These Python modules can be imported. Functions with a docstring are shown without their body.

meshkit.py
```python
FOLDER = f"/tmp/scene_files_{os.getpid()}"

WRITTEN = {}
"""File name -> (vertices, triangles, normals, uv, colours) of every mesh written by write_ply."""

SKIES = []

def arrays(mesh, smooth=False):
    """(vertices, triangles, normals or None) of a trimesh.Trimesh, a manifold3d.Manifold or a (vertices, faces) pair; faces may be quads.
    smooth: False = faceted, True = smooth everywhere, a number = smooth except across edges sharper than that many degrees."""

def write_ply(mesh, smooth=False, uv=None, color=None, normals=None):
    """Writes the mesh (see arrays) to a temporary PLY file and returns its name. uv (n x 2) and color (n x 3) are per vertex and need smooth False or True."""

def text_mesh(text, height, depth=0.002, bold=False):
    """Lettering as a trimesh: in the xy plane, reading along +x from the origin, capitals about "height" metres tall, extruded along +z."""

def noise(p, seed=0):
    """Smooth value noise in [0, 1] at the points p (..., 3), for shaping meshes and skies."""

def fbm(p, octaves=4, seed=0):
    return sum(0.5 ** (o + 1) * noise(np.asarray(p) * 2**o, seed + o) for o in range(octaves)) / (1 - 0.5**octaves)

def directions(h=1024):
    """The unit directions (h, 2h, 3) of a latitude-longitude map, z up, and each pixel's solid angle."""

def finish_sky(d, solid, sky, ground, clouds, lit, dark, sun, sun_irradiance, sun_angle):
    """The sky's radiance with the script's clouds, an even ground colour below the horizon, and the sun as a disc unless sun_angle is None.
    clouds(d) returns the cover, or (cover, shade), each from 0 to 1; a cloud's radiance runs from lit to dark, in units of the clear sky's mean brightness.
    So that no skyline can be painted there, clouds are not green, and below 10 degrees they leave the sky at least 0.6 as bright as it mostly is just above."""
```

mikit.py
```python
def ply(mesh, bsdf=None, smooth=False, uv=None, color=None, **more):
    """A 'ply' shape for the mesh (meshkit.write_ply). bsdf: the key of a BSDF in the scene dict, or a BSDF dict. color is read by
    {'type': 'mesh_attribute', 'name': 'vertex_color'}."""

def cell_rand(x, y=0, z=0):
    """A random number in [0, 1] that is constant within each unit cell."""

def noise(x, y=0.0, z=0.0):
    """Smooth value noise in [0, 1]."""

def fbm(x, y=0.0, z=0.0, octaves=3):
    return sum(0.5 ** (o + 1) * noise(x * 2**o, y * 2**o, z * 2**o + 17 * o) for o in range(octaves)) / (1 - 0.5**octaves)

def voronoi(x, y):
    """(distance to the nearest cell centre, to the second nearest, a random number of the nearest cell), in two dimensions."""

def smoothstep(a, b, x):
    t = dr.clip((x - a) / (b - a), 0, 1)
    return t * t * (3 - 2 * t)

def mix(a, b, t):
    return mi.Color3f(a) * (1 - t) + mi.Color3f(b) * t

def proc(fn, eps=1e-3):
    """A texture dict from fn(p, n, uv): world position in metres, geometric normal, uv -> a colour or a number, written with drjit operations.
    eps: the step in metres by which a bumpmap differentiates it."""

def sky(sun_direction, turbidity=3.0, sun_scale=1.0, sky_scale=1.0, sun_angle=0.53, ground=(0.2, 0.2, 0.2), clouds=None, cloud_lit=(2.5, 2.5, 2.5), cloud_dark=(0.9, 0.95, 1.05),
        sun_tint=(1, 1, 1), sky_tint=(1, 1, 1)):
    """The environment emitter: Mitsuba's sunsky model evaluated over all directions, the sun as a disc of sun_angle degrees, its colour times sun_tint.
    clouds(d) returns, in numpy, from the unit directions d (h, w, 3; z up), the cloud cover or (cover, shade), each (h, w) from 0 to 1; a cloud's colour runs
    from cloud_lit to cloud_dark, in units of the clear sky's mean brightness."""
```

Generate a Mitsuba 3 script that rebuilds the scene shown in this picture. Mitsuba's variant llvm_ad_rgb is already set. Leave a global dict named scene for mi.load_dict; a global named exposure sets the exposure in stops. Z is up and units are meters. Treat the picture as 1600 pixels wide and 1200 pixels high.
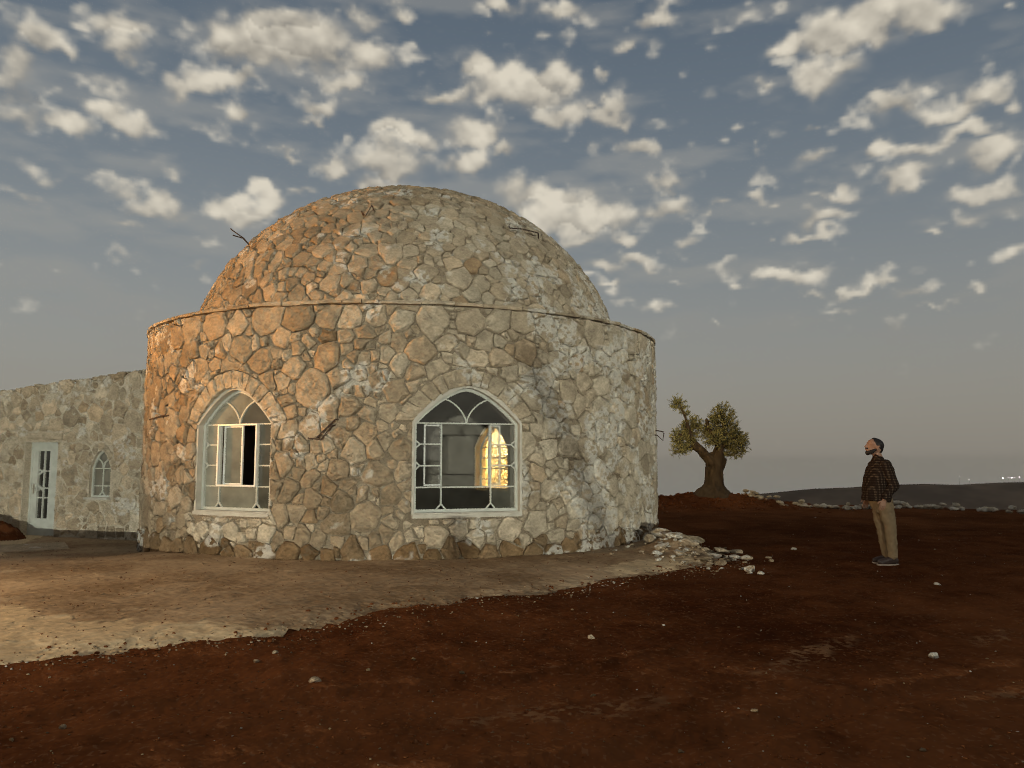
import math, random
import numpy as np, trimesh, drjit as dr, mitsuba as mi, mikit
import manifold3d as m3
from scipy.spatial import cKDTree
from shapely import affinity
from shapely.geometry import Polygon, LineString, Point, box
from shapely.ops import unary_union
from meshkit import fbm as nfbm, noise as nnoise

T = mi.ScalarTransform4f
rng = np.random.default_rng(7)
random.seed(7)
scene, labels = {}, {}

# ------------------------------------------------------------------ camera, sky, lamps, exposure
PITCH, EYE = math.radians(5.62), np.array([0.0, 0.0, 1.42])
exposure = 1.3
scene['camera'] = {'type': 'perspective', 'fov': 67.38, 'fov_axis': 'x', 'near_clip': 0.05, 'far_clip': 60000.0,
                   'to_world': T().look_at(origin=EYE.tolist(), target=[0, math.cos(PITCH), EYE[2] + math.sin(PITCH)], up=[0, 0, 1])}
# clouds as (azimuth, elevation, half width, half height in degrees, strength); noise gives them their edges
CLOUDS = np.array([(-18.4,28,3.9,1.9,1),(-19.3,27.5,3.3,1.6,1),(-15.7,28.9,3.8,1.5,1),(-10.9,28.4,1.9,1.4,1),(-13.2,26.6,1.1,1,1),(-17.6,30.1,2.8,0.8,0.8),(-22,28,1.2,0.8,0.6),(-28.4,27.5,2,0.9,0.85),(-28.1,26.3,1.5,0.9,0.85),(-32.9,25.4,1.7,1.1,0.85),(-34.2,23.2,1.7,2.1,0.8),(-31.1,25.3,1,0.7,0.7),(-27.5,22.1,2.3,1,1),(-31.2,20.7,1.6,0.9,0.9),(-33.7,20.7,1.3,1.1,0.65),(-23.5,25.2,1.8,0.9,1),(-20.7,25.3,1.4,0.7,1),(-19.8,23.8,1.1,0.6,1),(-14.6,24.6,1.2,0.7,0.95),(-14.9,23.7,1,0.4,0.8),(-16.8,21.8,0.9,0.3,0.8),(-20.2,17.5,1.9,0.9,0.95),(-18.5,18.2,1.5,0.7,0.9),(-15.8,19.1,1.3,0.4,0.75),(-27.9,18.1,1.5,0.8,0.65),(-25.8,17,2.3,0.9,0.85),(-26.8,15.7,1.1,0.5,0.75),(-32.5,18.2,1.4,0.5,0.55),(-33.1,16.2,1.4,0.5,0.65),(-24.7,19.2,0.8,0.4,0.6),(-27.1,13.5,1.7,0.5,0.5),(-22.6,13.6,1,0.4,0.55),(-3,28,1.1,0.9,0.95),(0,26.6,3.8,1.7,1),(3.2,27.9,1.7,0.9,1),(4,24.9,2.5,1.1,1),(-5.5,26.1,2.2,0.5,0.95),(7.4,24.6,1.2,1,1),(-3.5,23.6,2.5,1.1,1),(-8.6,23.2,1.8,0.8,1),(-9.8,21.7,2.8,1.1,1),(-10,20.3,2.3,0.6,1),(-13.8,21.3,1,0.7,0.9),(-3.9,21.5,2.1,0.9,1),(-0.7,22.5,1,0.5,0.85),(10,22.6,1.7,0.9,1),(6.7,27.3,0.5,0.5,0.8),(9,29.1,0.9,0.7,0.9),(3.5,31.2,1.8,0.6,0.95),(11.4,30.7,1.4,0.6,0.95),(-8.5,31.4,1.1,0.6,0.85),(0,31.9,1.7,0.5,0.75),(6.4,25.6,0.6,0.4,0.7),(2.5,19.4,3.7,1.1,1),(6.8,18.1,2.7,1.3,1),(11.6,18.3,1.7,0.9,1),(11.9,20,1.3,0.6,0.9),(3.4,17.6,3.7,1.5,1),(5.1,16.4,1.9,0.6,0.9),(9.2,14.8,1.6,0.6,0.95),(6.8,14.2,1.4,0.4,0.85),(9,16.6,1.1,0.5,0.85),(13.4,16,1.1,0.5,0.8),(7.5,13.2,1.2,0.3,0.85),(10.1,14.3,0.8,0.3,0.7),(11,10.8,1.4,0.4,0.55),(9.1,11.2,0.9,0.4,0.5),(15.3,18,0.8,0.4,0.8),(17.4,18.6,0.7,0.4,0.7),(18.5,18.1,0.6,0.3,0.7),(17.6,23.6,0.7,0.4,0.6),(19.4,25.7,0.7,0.4,0.75),(21.9,22.3,0.7,0.5,0.85),(18.3,21.6,0.3,0.3,0.5),(21.6,20,1,0.5,0.9),(20.6,27.7,1.4,0.7,0.9),(23.7,28.1,2.5,1.3,1),(22.7,25.6,1.6,1.5,1),(26.6,28.3,2.4,1.2,1),(29.4,28,1.9,1.2,1),(25.3,26.2,1.3,0.8,0.85),(33.9,27,0.5,0.3,0.6),(27.5,22.8,2.1,1,1),(30.5,21.8,2.1,0.8,1),(33.1,22.4,1.5,0.7,0.95),(25.5,20.2,1.1,0.6,1),(28.1,19.9,2.1,0.5,0.9),(31.2,20.4,2,0.5,0.9),(27.7,18.3,1.5,0.8,1),(34.4,21.3,0.6,0.7,0.8),(33.3,19.1,1.6,0.9,1),(32.6,16.7,1.9,0.7,0.9),(31.5,15.3,1,0.7,0.85),(33.3,12.8,1.3,0.6,0.8),(22.7,16.5,1.8,0.6,1),(21.9,15.5,1.5,0.4,0.9),(23.7,18,1,0.4,0.75),(22,17.8,0.9,0.3,0.7),(20.5,13.1,2.1,0.5,1),(17,13,0.7,0.3,0.7),(21.9,12.2,0.8,0.3,0.7),(26.2,12.2,1.3,0.5,0.85),(28.1,11.1,1.3,0.4,0.8),(29,14.5,0.9,0.3,0.8),(29.2,9.7,1.1,0.3,0.7),(24.6,11.8,1.5,0.5,0.8),(23.7,10.5,1.2,0.3,0.55),(31,10.6,0.5,0.3,0.7),(26.5,9.4,1,0.3,0.5),(19.3,15.6,0.4,0.2,0.6),(15.5,9.1,0.9,0.2,0.4),(12.4,12.5,0.5,0.2,0.4),(-2,30.4,0.5,0.3,0.5),(-11.2,30.9,1.3,0.5,0.7)])


def clouds(d):
    az, el = np.degrees(np.arctan2(d[..., 0], d[..., 1])), np.degrees(np.arcsin(np.clip(d[..., 2], -1, 1)))
    w = np.stack([nfbm(d * 20, 3, 3), nfbm(d * 20, 3, 9), nfbm(d * 20, 3, 15)], -1) - 0.5
    w2 = np.stack([nfbm(d * 75, 3, 13), nfbm(d * 75, 3, 19), nfbm(d * 75, 3, 25)], -1) - 0.5
    q = d + 0.055 * w + 0.016 * w2
    az2, el2 = np.degrees(np.arctan2(q[..., 0], q[..., 1])), np.degrees(np.arcsin(np.clip(q[..., 2] / np.linalg.norm(q, axis=-1), -1, 1)))
    f, tone = np.zeros(d.shape[:2]), np.zeros(d.shape[:2])
    low = np.zeros(d.shape[:2])
    for a, e, rx, ry, s in CLOUDS:
        near = np.abs((az2 - a + 180) % 360 - 180) < 3.2 * rx
        near &= np.abs(el2 - e) < 3.2 * ry
        u, v = ((az2[near] - a + 180) % 360 - 180) / rx, (el2[near] - e) / ry
        g = s * np.exp(-0.9 * (u * u + np.where(v < 0, 1.5, 1.0) * v * v))
        f[near] = np.maximum(f[near], g) + 0.28 * np.minimum(f[near], g)
        low[near] = np.where(g > 0.3, np.clip(0.5 - 0.5 * v, 0, 1), low[near])
    # elsewhere in the sky: the same broken layer, from noise alone
    up = np.maximum(d[..., 2:3], 0.12)
    layer = nfbm(np.concatenate([d[..., :2] / up * 2.2, 0 * up + 3], -1), 5, 21)
    outside = np.clip((np.abs(az) - 36) / 6, 0, 1) + np.clip((el - 38) / 5, 0, 1)
    f = np.maximum(f, np.clip((layer - 0.5) * 4.0, 0, 1) * np.clip(outside, 0, 1) * np.clip((el - 6) / 8, 0, 1))
    bits = nfbm(d * [30, 30, 42], 3, 61)
    f = np.maximum(f, np.clip((bits - 0.56) * 2.6, 0, 0.44) * np.clip((el - 5) / 8, 0, 1))
    fine = nfbm(d * 55, 4, 5)
    puff = nfbm(d * 26, 3, 31)
    c = np.clip((f + 0.8 * (fine - 0.5) + 0.55 * (puff - 0.5) - 0.24) / 0.60, 0, 1)
    c = c * c * (3 - 2 * c)
    wisp = np.clip((nfbm(d * [9, 9, 30], 5, 41) - 0.5) * 1.3, 0, 0.2) * np.clip((el - 3) / 10, 0, 1)
    veil = 0.97 * np.exp(-(np.maximum(el, 0) / 13.0) ** 1.5)
    halo = 0.34 * np.clip(1.5 * f - 0.1, 0, 1) * np.clip(2.4 * (nfbm(d * [34, 34, 60], 4, 71) - 0.32), 0, 1)
    wisp = 1 - (1 - wisp) * (1 - halo)
    cover = 1 - (1 - 0.94 * c * (1 - 0.35 * veil)) * (1 - veil) * (1 - wisp)
    grey = np.clip(0.22 + 0.62 * low - 0.45 * np.clip(f - 0.55, 0, 0.5) + 1.3 * (0.5 - puff) + 1.1 * (0.5 - fine), 0.0, 0.9)
    shade = np.where(cover > 1e-4, (0.94 * c * (1 - 0.35 * veil) * grey + (1 - c) * (veil + 0.35 * wisp)) / np.maximum(cover, 1e-4), 0)
    return np.clip(cover, 0, 1), np.clip(shade, 0, 1)


VALLEY_GLOW = (1.0, 0.95, 0.84)         # bright haze painted below the horizon to match the sky glow
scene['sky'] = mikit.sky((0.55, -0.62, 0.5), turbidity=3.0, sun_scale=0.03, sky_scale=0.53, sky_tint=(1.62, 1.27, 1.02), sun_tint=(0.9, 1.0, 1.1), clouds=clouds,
                         cloud_lit=(4.2, 3.85, 3.15), cloud_dark=(1.42, 1.31, 1.12), ground=VALLEY_GLOW)
COOL_AT, COOL_TO, COOL = np.array([4.9, -64.0, 1.0]), np.array([-4.4, 15.0, 3.0]), (1330.0, 1350.0, 1180.0)
WARM_AT, WARM_TO, WARM = np.array([-25.0, 7.0, 2.2]), np.array([-4.9, 11.6, 4.8]), (1050.0, 455.0, 86.0)
FILL_TO, FILL = np.array([-3.5, 7.6, 0.0]), (92.0, 64.0, 37.0)  # added fill lamp that brightens the ground before the wall
BULB = (430.0, 365.0, 190.0)

HAZE = 0.00014
scene['air'] = {'type': 'homogeneous', 'albedo': {'type': 'rgb', 'value': [0.99, 0.93, 0.84]}, 'sigma_t': HAZE}
scene['camera']['medium'] = {'type': 'ref', 'id': 'air'}
scene['haze'] = {'type': 'cube', 'to_world': T().translate([0, 0, -96]).scale([15000, 15000, 104]), 'bsdf': {'type': 'null'}, 'interior': {'type': 'ref', 'id': 'air'}}
labels['haze'] = {'kind': 'stuff', 'label': 'thin grey night haze over the valley and the far hill'}

# ------------------------------------------------------------------ materials
P = mikit.proc


def bsdf(name, fn, bump=None, scale=0.004, eps=2e-3, rough=None, spec=0.3):
    base = {'type': 'principled', 'base_color': P(fn), 'roughness': rough, 'specular': spec} if rough else {'type': 'diffuse', 'reflectance': P(fn)}
    if bump is not None:
        base = {'type': 'bumpmap', 'texture': P(bump, eps), 'scale': scale, 'bsdf': base}
    scene[name] = {'type': 'twosided', 'bsdf': base}


def plain(name, rgb, rough=0.6, spec=0.4, metallic=0.0):
    scene[name] = {'type': 'twosided', 'bsdf': {'type': 'principled', 'base_color': {'type': 'rgb', 'value': list(rgb)}, 'roughness': rough, 'specular': spec, 'metallic': metallic}}


S, M, N, FB = mikit.smoothstep, mikit.mix, mikit.noise, mikit.fbm


def lime_at(p):                   # pale mortar smeared over stones and joints, most of it on the right of the wall
    spread = 0.135 * S(-1.2, 1.6, p.x)
    return S(0.60 - spread, 0.67 - spread, FB(p.x * 2.6, p.y * 2.6 + 5, p.z * 2.0, 4)) * S(0.36, 0.52, FB(p.x * 15, p.y * 15, p.z * 15, 3))


def stone_color(p, n, uv):        # uv: each stone's own tone and warmth
    c = M((0.160, 0.122, 0.076), (0.51, 0.445, 0.33), uv.x)
    c = M(c, mi.Color3f(0.36, 0.205, 0.085) * (0.25 + 1.15 * uv.x), uv.y)
    big, fine = FB(p.x * 7, p.y * 7, p.z * 7, 3), FB(p.x * 38, p.y * 38, p.z * 38, 3)
    c = c * (0.34 + 0.62 * big + 0.70 * fine)
    lichen = S(0.60, 0.70, FB(p.x * 5 + 9, p.y * 5, p.z * 5, 4)) * S(0.4, 0.6, fine)
    c = M(c, (0.11, 0.092, 0.066), 0.55 * lichen)
    return M(c, mi.Color3f(0.54, 0.525, 0.46) * (0.7 + 0.6 * fine), 0.62 * lime_at(p))


def stone_bump(p, n, uv):
    pit = S(0.66, 0.8, N(p.x * 34, p.y * 34, p.z * 34))
    return FB(p.x * 26, p.y * 26, p.z * 26, 4) * 1.6 + FB(p.x * 9, p.y * 9, p.z * 9, 2) * 2.6 - pit * 0.9


bsdf('stone_face', stone_color, stone_bump, 0.028)
bsdf('mortar', lambda p, n, uv: M(M((0.115, 0.087, 0.055), (0.28, 0.23, 0.162), FB(p.x * 6, p.y * 6, p.z * 6, 4)), (0.42, 0.39, 0.32), 0.8 * lime_at(p)) * (0.7 + 0.6 * N(p.x * 60, p.y * 60, p.z * 60)),
     lambda p, n, uv: FB(p.x * 22, p.y * 22, p.z * 22, 4), 0.02)
bsdf('grout', lambda p, n, uv: M((0.26, 0.215, 0.15), (0.47, 0.42, 0.325), FB(p.x * 4, p.y * 4, p.z * 4, 4)) * (0.75 + 0.5 * N(p.x * 50, p.y * 50, p.z * 50)),
     lambda p, n, uv: FB(p.x * 16, p.y * 16, p.z * 16, 4), 0.02)
bsdf('limewash', lambda p, n, uv: M((0.30, 0.28, 0.225), (0.47, 0.445, 0.375), FB(p.x * 8, p.y * 8, p.z * 8, 4)), lambda p, n, uv: FB(p.x * 20, p.y * 20, p.z * 20, 3), 0.006)
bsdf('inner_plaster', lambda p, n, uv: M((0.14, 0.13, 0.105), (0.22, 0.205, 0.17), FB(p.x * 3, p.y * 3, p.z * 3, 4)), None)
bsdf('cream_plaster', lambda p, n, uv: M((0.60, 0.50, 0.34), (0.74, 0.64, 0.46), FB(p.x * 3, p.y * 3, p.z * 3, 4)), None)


def earth_color(p, n, uv):
    big, mid, fine = FB(p.x * 0.45, p.y * 0.45, 0, 4), FB(p.x * 3, p.y * 3, 0, 3), FB(p.x * 26, p.y * 26, 0, 3)
    c = M((0.048, 0.0145, 0.0052), (0.135, 0.049, 0.018), S(0.25, 0.75, 0.5 * big + 0.3 * mid + 0.2 * fine))
    # pale dust swept into the wheel marks
    def dust(x, y, a, b, t):
        u, v = (p.x - x) * math.cos(t) + (p.y - y) * math.sin(t), (p.y - y) * math.cos(t) - (p.x - x) * math.sin(t)
        return dr.exp(-(dr.square(u / a) + dr.square(v / b)))
    d = dust(2.15, 5.7, 0.75, 0.16, 0.75) + 0.8 * dust(2.95, 4.75, 0.35, 0.3, 0.4) + 0.7 * dust(0.3, 4.6, 1.0, 0.3, 0.3) + 0.6 * dust(3.9, 6.3, 0.7, 0.2, 0.6) + 0.5 * dust(-2.35, 5.75, 0.22, 0.07, 0.2)
    d = S(0.30, 0.75, d * (0.1 + 1.7 * FB(p.x * 5, p.y * 8, 3, 4))) * S(0.42, 0.60, FB(p.x * 24, p.y * 30, 4, 3))
    c = M(c, (0.21, 0.115, 0.058), 0.7 * d)
    grit = S(0.80, 0.88, N(p.x * 48, p.y * 48, 5))
    return M(c, (0.20, 0.11, 0.06), 0.35 * grit)


bsdf('red_earth', earth_color, lambda p, n, uv: FB(p.x * 30, p.y * 30, p.z * 30, 4), 0.012)


def apron_color(p, n, uv):
    big, fine = FB(p.x * 1.1, p.y * 1.1, 2, 4), FB(p.x * 22, p.y * 22, 0, 3)
    c = M((0.19, 0.125, 0.070), (0.37, 0.27, 0.168), S(0.25, 0.75, 0.65 * big + 0.35 * fine))
    # light painted paler into the fill, lower left and by the rubble
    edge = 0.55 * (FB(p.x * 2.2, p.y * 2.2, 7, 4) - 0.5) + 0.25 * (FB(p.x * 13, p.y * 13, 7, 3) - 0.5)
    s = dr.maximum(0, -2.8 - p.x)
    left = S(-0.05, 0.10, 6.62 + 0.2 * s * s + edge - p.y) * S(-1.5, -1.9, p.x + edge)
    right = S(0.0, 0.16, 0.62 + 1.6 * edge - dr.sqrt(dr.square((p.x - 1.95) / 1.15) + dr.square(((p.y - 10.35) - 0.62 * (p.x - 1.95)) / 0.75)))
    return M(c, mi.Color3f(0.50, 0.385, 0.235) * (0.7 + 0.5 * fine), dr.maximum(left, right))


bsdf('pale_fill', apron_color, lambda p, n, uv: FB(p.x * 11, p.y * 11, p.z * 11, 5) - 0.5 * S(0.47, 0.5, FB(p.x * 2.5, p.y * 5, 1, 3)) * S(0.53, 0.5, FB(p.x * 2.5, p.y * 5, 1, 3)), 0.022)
bsdf('ridge_scrub', lambda p, n, uv: M((0.062, 0.042, 0.028), (0.135, 0.094, 0.062), S(0.3, 0.7, FB(p.x * 0.02, p.y * 0.02, p.z * 0.04, 5))), None)
bsdf('white_paint', lambda p, n, uv: M((0.30, 0.31, 0.265), (0.43, 0.44, 0.385), FB(p.x * 9, p.y * 9, p.z * 9, 4)), None, rough=0.5)
plain('white_sash', (0.54, 0.55, 0.50), 0.4)
plain('rust_iron', (0.045, 0.028, 0.018), 0.8)
plain('chrome', (0.75, 0.75, 0.72), 0.25, 0.5, 1.0)
plain('lamp_black', (0.03, 0.03, 0.03), 0.5)
plain('timber', (0.16, 0.11, 0.07), 0.8)
plain('skin', (0.30, 0.17, 0.11), 0.55)
plain('dark_hair', (0.012, 0.009, 0.008), 0.6)
bsdf('trousers_cloth', lambda p, n, uv: mi.Color3f(0.22, 0.165, 0.10) * (0.85 + 0.3 * FB(p.x * 40, p.y * 40, p.z * 20, 2)), None)
plain('shoe_leather', (0.035, 0.022, 0.018), 0.5)
plain('shoe_sole', (0.26, 0.21, 0.17), 0.7)


def plaid(p, n, uv):
    g = 0.034
    a = S(0.30, 0.36, dr.abs(p.z / g - dr.floor(p.z / g) - 0.5))
    b = S(0.30, 0.36, dr.abs((p.x + 0.6 * p.y) / g - dr.floor((p.x + 0.6 * p.y) / g) - 0.5))
    return M(M((0.020, 0.013, 0.010), (0.065, 0.047, 0.033), (0.25 + 0.75 * N(p.x * 45, p.y * 45, p.z * 45)) * 0.5 * (a + b)), (0.16, 0.12, 0.08), a * b * N(p.x * 70, p.y * 70, p.z * 70))


bsdf('plaid_cloth', plaid, None)
bsdf('bark', lambda p, n, uv: M((0.025, 0.017, 0.011), (0.11, 0.08, 0.052), FB(p.x * 14, p.y * 14, p.z * 4, 4)), lambda p, n, uv: FB(p.x * 16, p.y * 16, p.z * 4, 4), 0.09)
scene['olive_leaf'] = {'type': 'principledthin', 'base_color': P(lambda p, n, uv: M((0.19, 0.178, 0.068), (0.40, 0.375, 0.175), uv.x)), 'roughness': 0.6, 'diff_trans': 0.7, 'spec_trans': 0.0}
scene['clear_glass'] = {'type': 'thindielectric'}
for nm, w, col in (('dusty_glass', 0.16, (0.34, 0.34, 0.27)), ('clean_glass', 0.05, (0.34, 0.34, 0.28)), ('reflection_glass', 0.42, (0.34, 0.34, 0.27))):  # the palest: coat painted in for the reflection in the left window
    scene[nm] = {'type': 'blendbsdf', 'weight': P((lambda w: lambda p, n, uv: w * (0.55 + 0.9 * FB(p.x * 6, p.y * 6, p.z * 6, 4)))(w)), 'a': {'type': 'thindielectric'},
                 'b': {'type': 'twosided', 'bsdf': {'type': 'diffuse', 'reflectance': {'type': 'rgb', 'value': list(col)}}}}


# ------------------------------------------------------------------ helpers
def number(key):
    if key not in scene and key not in labels:
        return key
    k = 1
    while f'{key}_{k:03d}' in scene or f'{key}_{k:03d}' in labels:
        k += 1
    return f'{key}_{k:03d}'


def thing(name, label, category, group=None, kind=None):
    key = number(name)
    labels[key] = {'label': label}
    if category:
        labels[key]['category'] = category
    if group:
        labels[key]['group'] = group
    if kind:
        labels[key]['kind'] = kind
    return key


def put(key, mesh, mat, smooth=False, uv=None, label=None, kind=None, exact=False, **more):
    key = key if exact else number(key)
    if uv is not None and smooth not in (True, False):
        smooth = False
    scene[key] = mikit.ply(mesh, mat, smooth=smooth, uv=uv, **more)
    if label or kind:
        labels.setdefault(key, {}).update({k: v for k, v in (('label', label), ('kind', kind)) if v})
    return key


def tm(v, f):
    return trimesh.Trimesh(np.asarray(v, float), np.asarray(f, int), process=False)


def cat(ms):
    return trimesh.util.concatenate(list(ms))


def man(mesh):
    return m3.Manifold(m3.Mesh(np.asarray(mesh.vertices, np.float32), np.asarray(mesh.faces, np.uint32)))


def tri(mf):
    m = mf.to_mesh()
    return tm(m.vert_properties[:, :3], m.tri_verts)


def extrude(poly, d, z0=0.0):
    """A polygon (x, z) -> a solid from depth z0 to z0 + d along the third axis."""
    polys = getattr(poly, 'geoms', [poly])
    ms = [trimesh.creation.extrude_polygon(g, d, engine='earcut') for g in polys if g.area > 1e-6]
    m = cat(ms)
    m.vertices[:, 2] += z0
    return m


def capsule(a, b, ra, rb, n=20):
    s = [m3.Manifold.sphere(r, n).translate([float(x) for x in q]) for q, r in ((a, ra), (b, rb))]
    return m3.Manifold.batch_hull(s)


def tube(pts, r, n=8):
    pts = np.asarray(pts, float)
    r = np.broadcast_to(r, len(pts))
    t = np.gradient(pts, axis=0)
    t /= np.linalg.norm(t, axis=1)[:, None]
    ref = np.array([0.31, 0.22, 0.93])
    v, f = [], []
    for i, (p, d) in enumerate(zip(pts, t)):
        a = np.cross(d, ref)
        a /= np.linalg.norm(a)
        b = np.cross(d, a)
        an = np.arange(n) * 2 * np.pi / n
        v.append(p + r[i] * (np.cos(an)[:, None] * a + np.sin(an)[:, None] * b))
    v = np.vstack(v + [pts[:1], pts[-1:]])
    k = np.arange(n)
    for i in range(len(pts) - 1):
        a, b = i * n + k, i * n + (k + 1) % n
        f += [np.stack([a, b, b + n], 1), np.stack([a, b + n, a + n], 1)]
    e = (len(pts) - 1) * n
    f += [np.stack([k * 0 + len(v) - 2, (k + 1) % n, k], 1), np.stack([k * 0 + len(v) - 1, e + k, e + (k + 1) % n], 1)]
    return tm(v, np.vstack(f))


def rock(size, seed, flat=1.0, sub=2):
    m = trimesh.creation.icosphere(subdivisions=sub)
    v = m.vertices
    r = np.random.default_rng(seed)
    for _ in range(7):                        # broken faces
        d = r.normal(size=3)
        d /= np.linalg.norm(d)
        k = r.uniform(0.45, 0.8)
        h = v @ d
        v = v - np.outer(np.maximum(h - k, 0) * 0.92, d)
    v = v * (1 + 0.22 * (nfbm(v * 2.2 + seed, 3, seed)[:, None] - 0.5))
    v = v * np.array([size * r.uniform(0.8, 1.25), size * r.uniform(0.7, 1.1), flat])
    return tm(v, m.faces)


def spin(mesh, rz, at, rx=0.0):
    m = mesh.copy()
    m.apply_transform(trimesh.transformations.euler_matrix(rx, 0, rz))
    m.vertices += np.asarray(at, float)
    return m


def project(q):
    q = np.asarray(q, float) - EYE
    d = q[..., 1] * math.cos(PITCH) + q[..., 2] * math.sin(PITCH)
    return np.stack([512 + 768 * q[..., 0] / d, 384 - 768 * (q[..., 2] * math.cos(PITCH) - q[..., 1] * math.sin(PITCH)) / d, d], -1)


# ------------------------------------------------------------------ ground
def ss(a, b, x):
    t = np.clip((x - a) / (b - a), 0, 1)
    return t * t * (3 - 2 * t)


EDGE_X = np.array([-400, -60, 2, 5, 8, 10, 12, 13.2, 16, 30, 90, 400.0])
EDGE_Y = np.array([60, 42, 28, 26.5, 23.5, 22.6, 22.6, 20.8, 19.0, 14.0, 0.0, -60.0])
APRON = Polygon([(-3.6, 5.57), (-2.98, 5.93), (-2.06, 6.35), (-1.59, 6.97), (-1.35, 7.56), (-0.64, 7.89), (0.34, 8.45), (1.15, 9.34), (1.57, 9.6), (2.2, 10.1), (2.7, 10.55), (3.0, 11.1), (2.95, 12.2), (2.55, 13.3),
                 (2.7, 15.5), (2, 18), (-1, 20.3), (-5, 20.4), (-20, 26), (-30, 22), (-30, 1), (-14, 1.5), (-8, 3.6)])
AP_LINE = np.array(APRON.exterior.segmentize(0.1).coords)
AP_TREE = cKDTree(AP_LINE)


def apron_distance(x, y):
    import shapely
    d = AP_TREE.query(np.stack([x, y], -1))[0]
    return np.where(shapely.contains_xy(APRON, x, y), d, -d)


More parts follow.
